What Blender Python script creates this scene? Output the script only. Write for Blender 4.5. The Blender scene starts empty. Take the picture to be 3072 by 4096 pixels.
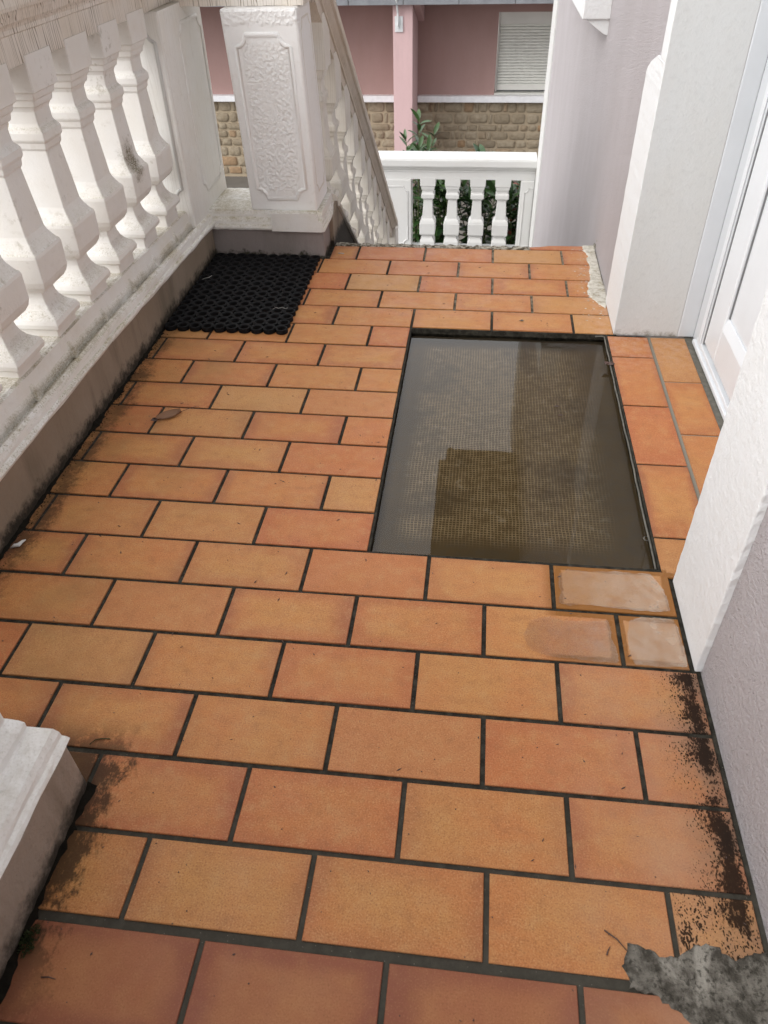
import bpy, math, random
from math import radians, sin, cos, pi
from mathutils import Vector, Matrix
random.seed(7)
scene = bpy.context.scene
COL = scene.collection

# ---------------------------------------------------------------- camera
cam_d = bpy.data.cameras.new('camera')
cam = bpy.data.objects.new('camera', cam_d); COL.objects.link(cam)
RIGHT = Vector((0.99321587, 0.11431514, -0.02131391))
DOWN = Vector((0.05796651, -0.64561024, -0.76146392))
FWD = Vector((-0.10080733, 0.75506256, -0.64785679))
M = Matrix(((RIGHT.x, -DOWN.x, -FWD.x, 0.438), (RIGHT.y, -DOWN.y, -FWD.y, -0.2494), (RIGHT.z, -DOWN.z, -FWD.z, 1.0971), (0, 0, 0, 1)))
cam.matrix_world = M
cam_d.sensor_fit = 'HORIZONTAL'; cam_d.sensor_width = 36.0
cam_d.lens = 36.0 * 3032.27 / 3072.0
cam_d.clip_start = 0.02; cam_d.clip_end = 3000
cam_d.dof.use_dof = True; cam_d.dof.focus_distance = 1.9; cam_d.dof.aperture_fstop = 16.0
scene.camera = cam

# ---------------------------------------------------------------- world and sun
world = bpy.data.worlds.new("World"); scene.world = world; world.use_nodes = True
wn = world.node_tree.nodes; wl = world.node_tree.links; wn.clear()
SUN_EL, SUN_AZ = 34.0, 236.0     # azimuth clockwise from +y
wo = wn.new('ShaderNodeOutputWorld'); wb = wn.new('ShaderNodeBackground')
sky = wn.new('ShaderNodeTexSky'); sky.sky_type = 'NISHITA'; sky.sun_disc = False
sky.sun_elevation = radians(SUN_EL); sky.sun_rotation = radians(SUN_AZ)
sky.air_density = 1.0; sky.dust_density = 4.0; sky.ozone_density = 1.0
hs = wn.new('ShaderNodeHueSaturation'); hs.inputs['Saturation'].default_value = 0.22   # cloud cover greys the sky
wl.new(sky.outputs[0], hs.inputs['Color']); cl = wn.new('ShaderNodeMix'); cl.data_type = 'RGBA'; cl.inputs[0].default_value = 0.7      # even overcast veil over the sky
cl.inputs[7].default_value = (15.0, 15.2, 15.6, 1)
wl.new(hs.outputs[0], cl.inputs[6]); wl.new(cl.outputs[2], wb.inputs[0])
wb.inputs[1].default_value = 0.15
wl.new(wb.outputs[0], wo.inputs[0])
sun_d = bpy.data.lights.new('sun', 'SUN'); sun_d.energy = 1.4; sun_d.angle = radians(35); sun_d.color = (1.0, 0.97, 0.93)
sun = bpy.data.objects.new('sun', sun_d); COL.objects.link(sun)
az, el = radians(SUN_AZ), radians(SUN_EL)
sdir = Vector((sin(az) * cos(el), cos(az) * cos(el), sin(el)))
sun.rotation_euler = sdir.to_track_quat('Z', 'Y').to_euler(); sun.location = (-4, -4, 8)

scene.view_settings.view_transform = 'Standard'; scene.view_settings.look = 'None'
scene.view_settings.gamma = 1.0; scene.view_settings.use_curve_mapping = False
scene.view_settings.exposure = 0.20
scene.render.engine = 'CYCLES'
scene.cycles.max_bounces = 10; scene.cycles.diffuse_bounces = 5; scene.cycles.transparent_max_bounces = 12

# ---------------------------------------------------------------- material helper
class NB:
    def __init__(s, name):
        s.m = bpy.data.materials.new(name); s.m.use_nodes = True
        s.t = s.m.node_tree; s.t.nodes.clear()
        s.out = s.t.nodes.new('ShaderNodeOutputMaterial')
    def n(s, typ, **kw):
        nd = s.t.nodes.new(typ)
        for k, v in kw.items():
            if k.startswith('i_'): s.set(nd.inputs[k[2:].replace('_', ' ')], v)
            else: setattr(nd, k, v)
        return nd
    def set(s, sock, v):
        if hasattr(v, 'is_linked') or isinstance(v, bpy.types.NodeSocket): s.t.links.new(v, sock)
        else: sock.default_value = v
    def pos(s): return s.n('ShaderNodeNewGeometry').outputs['Position']
    def xyz(s, v):
        nd = s.n('ShaderNodeSeparateXYZ'); s.set(nd.inputs[0], v); return nd.outputs
    def math(s, op, a, b=None, c=None, clamp=False):
        nd = s.n('ShaderNodeMath', operation=op, use_clamp=clamp); s.set(nd.inputs[0], a)
        if b is not None: s.set(nd.inputs[1], b)
        if c is not None: s.set(nd.inputs[2], c)
        return nd.outputs[0]
    def ramp(s, v, a, b, lo=0.0, hi=1.0, smooth=True):
        nd = s.n('ShaderNodeMapRange', interpolation_type='SMOOTHSTEP' if smooth else 'LINEAR')
        s.set(nd.inputs['Value'], v); s.set(nd.inputs['From Min'], a); s.set(nd.inputs['From Max'], b)
        s.set(nd.inputs['To Min'], lo); s.set(nd.inputs['To Max'], hi); return nd.outputs[0]
    def noise(s, vec, scale, detail=3, rough=.55, dist=0.0, col=False):
        nd = s.n('ShaderNodeTexNoise'); s.set(nd.inputs['Vector'], vec)
        nd.inputs['Scale'].default_value = scale; nd.inputs['Detail'].default_value = detail
        nd.inputs['Roughness'].default_value = rough; nd.inputs['Distortion'].default_value = dist
        return nd.outputs['Color' if col else 'Fac']
    def vor(s, vec, scale, feature='F1', out='Distance'):
        nd = s.n('ShaderNodeTexVoronoi', feature=feature); s.set(nd.inputs['Vector'], vec)
        nd.inputs['Scale'].default_value = scale; return nd.outputs[out]
    def mix(s, f, a, b, mode='MIX'):
        nd = s.n('ShaderNodeMix', data_type='RGBA', blend_type=mode, clamp_factor=True)
        s.set(nd.inputs[0], f)
        for i, v in ((6, a), (7, b)):
            if isinstance(v, tuple): v = (v[0], v[1], v[2], 1.0)
            s.set(nd.inputs[i], v)
        return nd.outputs[2]
    def scale(s, vec, sc):
        nd = s.n('ShaderNodeVectorMath', operation='MULTIPLY'); s.set(nd.inputs[0], vec); nd.inputs[1].default_value = sc
        return nd.outputs[0]
    def addv(s, a, b):
        nd = s.n('ShaderNodeVectorMath', operation='ADD'); s.set(nd.inputs[0], a); s.set(nd.inputs[1], b); return nd.outputs[0]
    def rnd(s): return s.n('ShaderNodeObjectInfo').outputs['Random']
    def objco(s): return s.n('ShaderNodeTexCoord').outputs['Object']
    def bump(s, h, strength=.5, dist=.002, prev=None):
        nd = s.n('ShaderNodeBump'); s.set(nd.inputs['Height'], h)
        nd.inputs['Strength'].default_value = strength; nd.inputs['Distance'].default_value = dist
        if prev is not None: s.set(nd.inputs['Normal'], prev)
        return nd.outputs[0]
    def pbr(s, col, rough=.7, normal=None, spec=.4, coat=None):
        p = s.n('ShaderNodeBsdfPrincipled')
        if isinstance(col, tuple): col = (col[0], col[1], col[2], 1.0)
        s.set(p.inputs['Base Color'], col); s.set(p.inputs['Roughness'], rough)
        s.set(p.inputs['Specular IOR Level'], spec)
        if normal is not None: s.set(p.inputs['Normal'], normal)
        s.t.links.new(p.outputs[0], s.out.inputs[0]); return p

# ---- tiles
def make_tile_mat():
    b = NB('terracotta_tile'); P = b.pos(); R = b.rnd()
    tint = b.n('ShaderNodeAttribute', attribute_type='OBJECT', attribute_name='tint').outputs['Fac']
    gen = b.xyz(b.n('ShaderNodeTexCoord').outputs['Generated'])
    off = b.n('ShaderNodeCombineXYZ'); b.set(off.inputs[0], b.math('MULTIPLY', R, 91.7)); b.set(off.inputs[1], b.math('MULTIPLY', R, 37.3)); 
    PO = b.addv(P, off.outputs[0])
    X, Y, Z = b.xyz(P)
    n1 = b.noise(PO, 7, 4, .6); n2 = b.noise(PO, 34, 5, .65); n3 = b.noise(P, 420, 2, .6)
    ux = b.math('MINIMUM', gen[0], b.math('SUBTRACT', 1.0, gen[0]))
    uy = b.math('MINIMUM', gen[1], b.math('SUBTRACT', 1.0, gen[1]))
    ed = b.math('MINIMUM', ux, b.math('MULTIPLY', uy, .75))
    ed = b.math('ADD', ed, b.math('MULTIPLY', b.math('SUBTRACT', n1, .5), .55))
    edge = b.ramp(ed, .02, .20, 1.0, 0.0)
    c = b.mix(b.ramp(n1, .32, .68), (.50, .232, .075), (.485, .188, .064))
    ex = b.math('MULTIPLY', b.ramp(b.math('ADD', ux, b.math('MULTIPLY', b.math('SUBTRACT', n1, .5), .25)), 0, .14, 1, 0), b.ramp(b.math('FRACT', b.math('MULTIPLY', R, 3.7)), .35, .9, 0, .55))
    c = b.mix(b.math('MULTIPLY', edge, b.ramp(R, 0, 1, .10, .72)), c, (.39, .118, .048))
    c = b.mix(ex, c, (.25, .085, .05))
    c = b.mix(b.ramp(b.noise(b.scale(PO, (.35, 1, 1)), 60, 3), .40, .68, 0, .22), c, (.32, .14, .06))
    c = b.mix(b.ramp(b.math('FRACT', b.math('MULTIPLY', R, 7.13)), .55, 1.0, 0, .65), c, (.45, .128, .052))
    c = b.mix(b.ramp(b.math('FRACT', b.math('MULTIPLY', R, 13.7)), .5, 1.0, 0, .6), c, (.46, .255, .095))
    c = b.mix(b.math('MULTIPLY', tint, .80), c, b.mix(edge, b.mix(b.ramp(n1, .35, .65), (.33, .13, .060), (.28, .10, .052)), (.215, .068, .044)))
    c = b.mix(b.math('MULTIPLY', b.ramp(n2, .45, .75, 0, .45), b.math('SUBTRACT', 1.0, b.math('MULTIPLY', tint, .75))), c, (.50, .28, .115))
    c = b.mix(b.ramp(n2, .48, .28, 0, .40), c, (.30, .125, .052))
    c = b.mix(b.ramp(n3, .50, .70, 0, .55), c, (.23, .09, .038))
    c = b.mix(b.math('MULTIPLY', b.ramp(n3, .32, .45, .34, 0), b.math('SUBTRACT', 1.0, b.math('MULTIPLY', tint, .7))), c, (.62, .38, .18))
    # pitted specks
    sp = b.vor(P, 210); spm = b.math('MULTIPLY', b.ramp(sp, .05, .16, 1, 0), b.ramp(b.noise(P, 9, 2), .52, .66))
    c = b.mix(b.math('MULTIPLY', spm, .75), c, (.055, .026, .014))
    # ---- dirt with its own shape
    nb = b.noise(P, 11, 5, .65); nf = b.noise(b.scale(P, (1, .5, 1)), 210, 4, .75); nm = b.noise(P, 45, 4, .7)
    # pale lime bloom round the doorway
    lime = b.math('MULTIPLY', b.ramp(b.math('ADD', X, b.math('MULTIPLY', nb, .16)), .82, .93), b.ramp(Y, 1.6, 1.9))
    lime = b.math('MULTIPLY', lime, b.ramp(nm, .35, .7))
    c = b.mix(b.math('MULTIPLY', lime, .28), c, (.60, .46, .38))
    pale = b.math('MULTIPLY', b.math('MULTIPLY', b.ramp(X, .52, .80), b.ramp(Y, 1.0, .6)), b.ramp(nb, .3, .7, .15, .55))
    c = b.mix(pale, c, (.42, .25, .16))
    # black mould along the foot of the right wall
    low = b.noise(P, 13, 3, .6)
    dens = b.math('MULTIPLY', b.math('POWER', b.ramp(X, .755, .848, smooth=False), 1.5), b.ramp(X, .869, .850, .55, 1.0))
    dens = b.math('MULTIPLY', dens, b.math('MULTIPLY', b.ramp(Y, .655, .63), b.ramp(Y, .05, .12)))
    dens = b.math('MULTIPLY', dens, b.ramp(low, .28, .60, .45, 1.2))
    spot = b.vor(b.addv(b.scale(P, (1, .6, 1)), b.scale(b.noise(P, 90, 2, col=True), (.008, .008, 0))), 330)
    spots = b.ramp(b.math('SUBTRACT', b.math('MULTIPLY', dens, .62), spot), -.10, .10)
    core = b.ramp(b.math('ADD', dens, b.math('MULTIPLY', b.math('SUBTRACT', nf, .5), 1.5)), .66, 1.0, 0, .97)
    mould = b.math('MAXIMUM', b.math('MULTIPLY', spots, .96), core)
    film_ = b.math('MULTIPLY', b.math('MULTIPLY', b.ramp(X, .775, .865), b.ramp(Y, .655, .63)), b.ramp(nb, .35, .65, .25, .8))
    c = b.mix(film_, c, (.15, .095, .065))
    # cut tile near the cement: mould all over it
    m2 = b.math('MULTIPLY', b.math('MULTIPLY', b.ramp(X, .755, .765), b.ramp(Y, .265, .255)), b.ramp(Y, .12, .14))
    m2 = b.math('MULTIPLY', m2, b.math('MULTIPLY', b.ramp(b.math('SUBTRACT', b.ramp(nb, .35, .65, .12, .62), spot), -.08, .10), .96))
    mould = b.math('MAXIMUM', mould, m2)
    c = b.mix(b.math('MULTIPLY', mould, .97), c, (.016, .012, .010))
    # grime along the left plinth and round the pedestal
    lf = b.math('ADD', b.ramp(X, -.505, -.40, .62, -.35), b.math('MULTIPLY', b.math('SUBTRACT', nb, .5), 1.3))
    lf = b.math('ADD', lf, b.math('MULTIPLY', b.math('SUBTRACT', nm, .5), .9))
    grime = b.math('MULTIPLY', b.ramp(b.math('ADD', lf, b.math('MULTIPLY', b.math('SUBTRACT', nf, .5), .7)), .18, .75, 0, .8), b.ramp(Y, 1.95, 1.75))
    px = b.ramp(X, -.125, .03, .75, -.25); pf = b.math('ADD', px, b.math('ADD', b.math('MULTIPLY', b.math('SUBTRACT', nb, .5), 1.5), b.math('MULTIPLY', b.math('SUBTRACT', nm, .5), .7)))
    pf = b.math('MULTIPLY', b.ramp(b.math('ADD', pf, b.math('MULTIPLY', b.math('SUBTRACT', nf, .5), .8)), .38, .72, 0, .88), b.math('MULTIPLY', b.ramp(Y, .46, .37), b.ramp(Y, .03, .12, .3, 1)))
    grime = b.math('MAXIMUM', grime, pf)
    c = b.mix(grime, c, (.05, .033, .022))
    # olive film of dirt on the left half
    ol = b.math('MULTIPLY', b.ramp(X, .15, -.45), b.ramp(b.noise(P, 5, 4), .42, .7, 0, .45))
    c = b.mix(ol, c, (.26, .145, .055))
    # wet rims round the two puddled tiles
    wet = b.math('MULTIPLY', b.math('MULTIPLY', b.ramp(X, .60, .635), b.ramp(Y, .644, .655)), b.math('MULTIPLY', b.ramp(Y, .905, .895), b.ramp(b.math('ADD', X, b.math('MULTIPLY', Y, .9)), 1.13, 1.24)))
    rim = b.ramp(b.math('ADD', b.math('MINIMUM', b.math('MULTIPLY', ux, 1.6), uy), b.math('MULTIPLY', b.math('SUBTRACT', nm, .5), .10)), .09, .13, 1, 0)
    wet = b.math('MULTIPLY', wet, rim)
    c = b.mix(b.math('MULTIPLY', wet, .85), c, (.235, .092, .018))
    h = b.math('ADD', b.math('MULTIPLY', n3, .35), b.math('MULTIPLY', n2, .6))
    h = b.math('SUBTRACT', h, b.math('MULTIPLY', spm, .5))
    nrm = b.bump(h, .38, .0016)
    rg = b.math('SUBTRACT', b.ramp(b.noise(P, 16, 3), .3, .7, .42, .60), b.math('MULTIPLY', wet, .25))
    sp_l = b.math('MULTIPLY', .24, b.math('SUBTRACT', 1.0, b.math('MAXIMUM', mould, b.math('MULTIPLY', grime, .9))))
    b.pbr(c, rg, nrm, sp_l)
    return b.m
TILE = make_tile_mat()

def grout_mat():
    b = NB('grout'); P = b.pos()
    n = b.noise(P, 60, 5, .7); n2 = b.noise(P, 6, 3); X, Y, Z = b.xyz(P)
    c = b.mix(b.ramp(n, .35, .7), (.020, .018, .014), (.058, .053, .042))
    pale = b.math('MULTIPLY', b.ramp(b.math('ADD', Y, b.math('MULTIPLY', n2, .1)), 2.0, 2.2), b.ramp(X, .15, .3))
    c = b.mix(b.math('MULTIPLY', pale, b.ramp(n, .4, .6, .25, .9)), c, (.25, .21, .15))
    fr = b.ramp(Y, .5, .1); c = b.mix(b.math('MULTIPLY', fr, .55), c, (.085, .078, .062))
    c = b.mix(b.ramp(b.vor(P, 130), .03, .10, .6, 0), c, (.35, .32, .27))
    c = b.mix(b.math('MULTIPLY', b.ramp(X, .95, .975), b.ramp(Y, .86, .87)), c, (.24, .22, .18))
    b.pbr(c, .85, b.bump(n, .6, .002), .1); return b.m
GROUT = grout_mat()

def white_mat(name, base=(.74, .725, .70), dirt=0.0, streak=0.0, rough_bump=.35, stucco=0.0, warm=0.25, lichen=0.0, groove=0.0, tuft=False):
    b = NB(name); P = b.pos(); X, Y, Z = b.xyz(P)
    nz = b.xyz(b.n('ShaderNodeNewGeometry').outputs['Normal'])[2]
    n1 = b.noise(P, 7, 4, .6); n2 = b.noise(P, 55, 4, .6); n3 = b.noise(P, 260, 3, .6)
    c = b.mix(b.ramp(n1, .35, .7, 0, warm), base, (base[0] * .90, base[1] * .84, base[2] * .74))
    c = b.mix(b.ramp(n2, .55, .75, 0, .18), c, (.50, .46, .39))
    # hairline chips
    ch = b.vor(P, 38); chm = b.math('MULTIPLY', b.ramp(ch, .03, .07, 1, 0), b.ramp(n1, .5, .62))
    c = b.mix(b.math('MULTIPLY', chm, .3), c, (.22, .19, .15))
    if dirt:
        up = b.ramp(nz, .15, .8)
        dn = b.math('ADD', b.math('MULTIPLY', n2, .55), b.math('ADD', b.math('MULTIPLY', n1, .6), b.math('MULTIPLY', n3, .75)))
        d = b.math('MULTIPLY', up, b.ramp(dn, .72, 1.25, 0, dirt))
        c = b.mix(d, c, (.33, .28, .17))
        c = b.mix(b.math('MULTIPLY', b.math('MULTIPLY', up, b.ramp(n3, .58, .72)), dirt * .7), c, (.12, .10, .06))
    if tuft:
        dv = b.n('ShaderNodeVectorMath', operation='DISTANCE'); b.set(dv.inputs[0], b.scale(P, (1, 1, .7))); dv.inputs[1].default_value = (-.565, 1.985, .462 * .7)
        tm = b.ramp(b.math('ADD', dv.outputs['Value'], b.math('MULTIPLY', b.math('SUBTRACT', n2, .5), .06)), .052, .016, 0, 1)
        c = b.mix(b.math('MULTIPLY', tm, b.ramp(n3, .35, .6, .4, .95)), c, (.13, .10, .045))
    if groove:
        gx = b.math('ABSOLUTE', b.math('ADD', X, .62)); gm = b.math('MULTIPLY', b.ramp(gx, .064, .072), b.ramp(gx, .086, .076))
        gm = b.math('MULTIPLY', gm, b.ramp(Y, 2.40, 2.34))
        c = b.mix(b.math('MULTIPLY', gm, b.math('MULTIPLY', b.ramp(n1, .3, .6, .4, 1), b.ramp(n3, .3, .7, .35, groove))), c, (.20, .17, .10))
    if lichen:
        low = b.math('MULTIPLY', b.ramp(n2, .52, .66), b.ramp(b.noise(P, 9, 3), .55, .66))
        c = b.mix(b.math('MULTIPLY', low, lichen), c, (.20, .165, .085))
    if streak:
        run = b.math('ADD', b.math('MULTIPLY', X, .9), Y)
        wig = b.noise(b.scale(P, (1, 1, .12)), 30, 2)
        t = b.math('ADD', b.math('MULTIPLY', run, 112.0), b.math('MULTIPLY', wig, 4.5))
        ln = b.ramp(b.math('ABSOLUTE', b.math('SINE', b.math('MULTIPLY', t, pi))), .16, .52, 1, 0)
        amp = b.ramp(b.noise(b.scale(P, (1, 1, .10)), 55, 2), .38, .62, .15, 1)
        fade = b.ramp(b.noise(b.scale(P, (1, 1, .5)), 5, 2), .30, .50, .35, 1)
        side = b.ramp(nz, .75, .4)
        c = b.mix(b.math('MULTIPLY', b.math('MULTIPLY', b.math('MULTIPLY', ln, amp), b.math('MULTIPLY', fade, side)), streak), c, (.215, .175, .125))
        c = b.mix(b.math('MULTIPLY', b.ramp(nz, .6, .9), .6), c, (.33, .31, .25))
    h = b.math('ADD', n2, b.math('MULTIPLY', n3, .4))
    if stucco:
        h2 = b.noise(P, 105, 1, .4)
        inner = b.math('MULTIPLY', b.math('MULTIPLY', b.ramp(X, -.342, -.330), b.ramp(X, -.186, -.200)), b.math('MULTIPLY', b.ramp(Z, .21, .235), b.ramp(Z, .70, .67)))
        inner = b.math('MULTIPLY', inner, b.ramp(b.noise(P, 12, 2), .3, .5, .35, 1))
        inner = b.math('MAXIMUM', inner, b.ramp(b.math('ADD', Z, b.math('MULTIPLY', b.noise(P, 40, 3), .03)), .742, .752, 0, .8))
        nrm = b.bump(b.math('MULTIPLY', b.ramp(h2, .25, .75, smooth=False), inner), stucco, .009, b.bump(h, rough_bump, .002))
    else: nrm = b.bump(h, rough_bump, .003)
    b.pbr(c, .62, nrm, .35); return b.m
WHITE = white_mat('white_paint', base=(.77, .755, .73), dirt=.5, lichen=.3, tuft=True)
WHITE_RAIL = white_mat('white_paint_streaked', base=(.72, .675, .62), streak=.95, dirt=.8, warm=.5)
WHITE_BASE = white_mat('white_paint_grimy', dirt=.9, warm=.4, rough_bump=.6, groove=.85)
WHITE_POST = white_mat('white_paint_post', base=(.79, .785, .765), dirt=.2, streak=.16, warm=.25)
WHITE_STUCCO = white_mat('white_stippled_paint', base=(.82, .815, .805), dirt=.15, stucco=.40, warm=.12)
WHITE_PED = white_mat('white_paint_pedestal', base=(.83, .82, .80), dirt=.22, warm=.2, rough_bump=.8)
WHITE_RAIL_STAIR = white_mat('tan_streaked_rail', base=(.62, .55, .475), streak=.5, dirt=.8, warm=.5)
WHITE_CLEAN = white_mat('white_paint_clean', base=(.60, .598, .585), warm=.1, rough_bump=.3)
WHITE_STAIR = white_mat('white_paint_stair', base=(.72, .69, .64), dirt=.25, streak=.22, warm=.35, rough_bump=.2)
BAND = white_mat('white_door_band', base=(.705, .715, .72), warm=.07, rough_bump=.9)

def plaster(name, a, c2, sc=90, strength=.5, stain=0.0, stain_col=(.3, .26, .22), dark_foot=None, dist=.003):
    b = NB(name); P = b.pos(); X, Y, Z = b.xyz(P)
    n1 = b.noise(b.scale(P, (1, 1, .45)), 3.5, 4, .6); n2 = b.noise(P, sc, 4, .6); n3 = b.noise(P, sc * 3, 2)
    c = b.mix(b.ramp(n1, .3, .7), a, c2)
    c = b.mix(b.ramp(n2, .5, .75, 0, .15), c, tuple(v * .6 for v in a))
    if stain:
        st = b.noise(b.scale(P, (1, 1, .16)), 14, 4, .6)
        c = b.mix(b.ramp(st, .5, .72, 0, stain), c, stain_col)
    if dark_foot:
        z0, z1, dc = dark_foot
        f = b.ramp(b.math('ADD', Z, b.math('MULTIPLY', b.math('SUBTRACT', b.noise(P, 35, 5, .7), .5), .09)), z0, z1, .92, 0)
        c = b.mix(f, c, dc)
    b.pbr(c, .8, b.bump(b.math('ADD', n2, b.math('MULTIPLY', n3, .5)), strength, dist), .25); return b.m
MAUVE = plaster('mauve_render', (.56, .52, .53), (.515, .475, .48), 150, 1.0, .12, (.46, .425, .43), dist=.011)
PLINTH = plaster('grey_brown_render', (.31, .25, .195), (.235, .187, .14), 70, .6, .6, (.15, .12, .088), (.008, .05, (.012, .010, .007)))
PLINTH_PED = plaster('brown_grey_render', (.40, .345, .295), (.30, .25, .205), 45, 1.0, .7, (.20, .165, .125), (.004, .05, (.02, .017, .012)))
PLINTH_FAR = plaster('mauve_grey_render', (.27, .235, .225), (.22, .19, .175), 70, .6, .4, (.17, .145, .13), (.004, .025, (.03, .028, .015)))
REVEAL = plaster('offwhite_render', (.575, .585, .585), (.555, .555, .54), 60, .4, 0, dark_foot=(-.01, .02, (.16, .14, .10)))
PINK = plaster('pink_render', (.39, .255, .235), (.36, .232, .212), 60, .3, .15, (.36, .21, .18))
PINK_PILLAR = plaster('pale_pink_render', (.60, .42, .42), (.56, .385, .385), 60, .3, .4, (.48, .34, .34))
SOFFIT = plaster('eave_render', (.10, .072, .048), (.085, .06, .04), 40, .3)
MORTAR = plaster('mortar', (.38, .31, .22), (.33, .265, .185), 80, .7)
CONCRETE = plaster('concrete_grey', (.26, .255, .245), (.20, .195, .185), 40, .5, .5, (.12, .12, .12))
PAVING = plaster('paving', (.17, .155, .135), (.13, .12, .105), 14, .4)
EARTH = plaster('earth', (.06, .048, .032), (.04, .032, .02), 30, .8)

def simple(name, col, rough=.5, nsc=40, var=.25, bumpd=.001, spec=.4):
    b = NB(name); P = b.pos(); n = b.noise(P, nsc, 4)
    c = b.mix(b.ramp(n, .3, .7), col, tuple(v * (1 - var) for v in col))
    b.pbr(c, rough, b.bump(n, .3, bumpd), spec); return b.m
PVC = simple('white_pvc', (.72, .745, .77), .28, 8, .05, .0003, .5)
PVC_GREY = simple('pale_grey_pvc', (.60, .625, .65), .35, 8, .05, .0003, .5)
GASKET = simple('grey_gasket', (.22, .225, .235), .6)
SEAL = simple('grey_sealant', (.15, .14, .115), .6, 60, .4, .001)
RUBBER = simple('black_rubber', (.008, .008, .009), .75, 90, .3, .001, .18)
LEDGE = simple('white_ledge', (.82, .82, .84), .45, 20, .1)
SHUTTER = simple('shutter_grey', (.72, .72, .67), .5, 5, .04, .0)
SHUTTER_BOX = simple('shutter_box', (.70, .69, .65), .5, 5, .05, .0)
BEAM = simple('grey_beam', (.30, .31, .33), .55, 6, .3)
METAL = simple('pale_metal', (.70, .71, .72), .4, 20, .15)
THREAD = simple('thread', (.55, .52, .48), .8)
BARK = simple('green_stem', (.10, .12, .045), .6)

def cement_mat():
    b = NB('cement'); P = b.pos(); n = b.noise(P, 26, 6, .68); n2 = b.noise(P, 150, 3, .65); n3 = b.noise(P, 9, 3)
    n4 = b.noise(b.scale(P, (1, .5, 1)), 16, 5, .7, .8)
    c = b.mix(b.ramp(n, .40, .60), (.062, .055, .044), (.175, .16, .135))
    c = b.mix(b.ramp(n4, .52, .68, 0, .65), c, (.38, .355, .305))
    c = b.mix(b.ramp(n2, .50, .66, 0, .75), c, (.03, .027, .020))
    c = b.mix(b.ramp(b.vor(P, 240), .05, .14, .5, 0), c, (.30, .28, .24))
    b.pbr(c, .85, b.bump(b.math('ADD', n, b.math('MULTIPLY', n2, .6)), .9, .006), .2); return b.m
CEMENT = cement_mat()
def mortwhite():
    b = NB('white_mortar'); P = b.pos(); n = b.noise(P, 40, 5, .7); n2 = b.noise(P, 180, 3)
    c = b.mix(b.ramp(n, .40, .66), (.62, .59, .52), (.40, .36, .28))
    c = b.mix(b.math('MULTIPLY', b.ramp(n2, .60, .7), b.ramp(n, .5, .6)), c, (.08, .065, .04))
    b.pbr(c, .85, b.bump(b.math('ADD', n, n2), .8, .004), .2); return b.m
MORTWHITE = mortwhite()
def edge_mortar():
    b = NB('broken_mortar'); P = b.pos(); n = b.noise(b.scale(P, (1, 2.5, 2.5)), 45, 5, .7); n2 = b.noise(P, 200, 3)
    c = b.mix(b.ramp(n, .42, .56), (.09, .075, .05), (.52, .48, .40))
    c = b.mix(b.ramp(n2, .55, .66, 0, .8), c, (.05, .042, .028))
    b.pbr(c, .9, b.bump(b.math('ADD', n, n2), 1.0, .006), .2); return b.m
EDGE_MORTAR = edge_mortar()

def pit_mat():
    b = NB('wet_screed'); P = b.pos(); X, Y, Z = b.xyz(P)
    n = b.noise(P, 4.5, 4, .6); n2 = b.noise(P, 45, 4, .65)
    w = b.scale(b.noise(P, 22, 2, col=True), (.006, .006, 0))
    g = b.xyz(b.addv(P, w)); k = 2 * pi / .0078
    gx = b.math('SINE', b.math('MULTIPLY', g[0], k)); gy = b.math('SINE', b.math('MULTIPLY', g[1], k))
    lat = b.math('MAXIMUM', gx, gy); lat = b.ramp(lat, .35, .95)
    inx = b.math('MULTIPLY', b.ramp(X, .285, .33), b.ramp(X, .80, .70))
    iny = b.math('MULTIPLY', b.ramp(Y, .95, 1.02), b.ramp(Y, 1.88, 1.82))
    part = b.math('MULTIPLY', b.math('MULTIPLY', inx, iny), b.ramp(n, .26, .50))
    lat = b.math('MULTIPLY', lat, part)
    c = b.mix(b.ramp(n, .3, .7), (.085, .056, .024), (.115, .075, .031))
    c = b.mix(b.ramp(n2, .4, .7, 0, .5), c, (.085, .067, .045))
    c = b.mix(b.math('MULTIPLY', lat, b.ramp(n2, .28, .62, .35, 1.0)), c, (.36, .262, .14))
    pale = b.math('MULTIPLY', part, b.ramp(n2, .60, .72, 0, .6)); c = b.mix(pale, c, (.36, .30, .22))
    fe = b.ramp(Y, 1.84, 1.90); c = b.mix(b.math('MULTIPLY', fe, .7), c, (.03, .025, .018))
    b.pbr(c, .7, b.bump(b.math('ADD', b.math('MULTIPLY', lat, -1.0), n2), .5, .002), .3); return b.m
PIT = pit_mat()
def water_mat(name, ior=1.33, ripple=.02):
    b = NB(name); P = b.pos()
    fr = b.n('ShaderNodeFresnel'); fr.inputs['IOR'].default_value = ior
    nrm = b.bump(b.noise(P, 9, 2), ripple, .004); b.set(fr.inputs['Normal'], nrm)
    tr = b.n('ShaderNodeBsdfTransparent'); tr.inputs[0].default_value = (.93, .91, .86, 1)
    gl = b.n('ShaderNodeBsdfGlossy'); gl.inputs['Roughness'].default_value = .015; b.set(gl.inputs['Normal'], nrm)
    mx = b.n('ShaderNodeMixShader'); b.set(mx.inputs[0], fr.outputs[0]); b.set(mx.inputs[1], tr.outputs[0]); b.set(mx.inputs[2], gl.outputs[0])
    b.t.links.new(mx.outputs[0], b.out.inputs[0]); return b.m
WATER = water_mat('water', 1.39)
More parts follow.
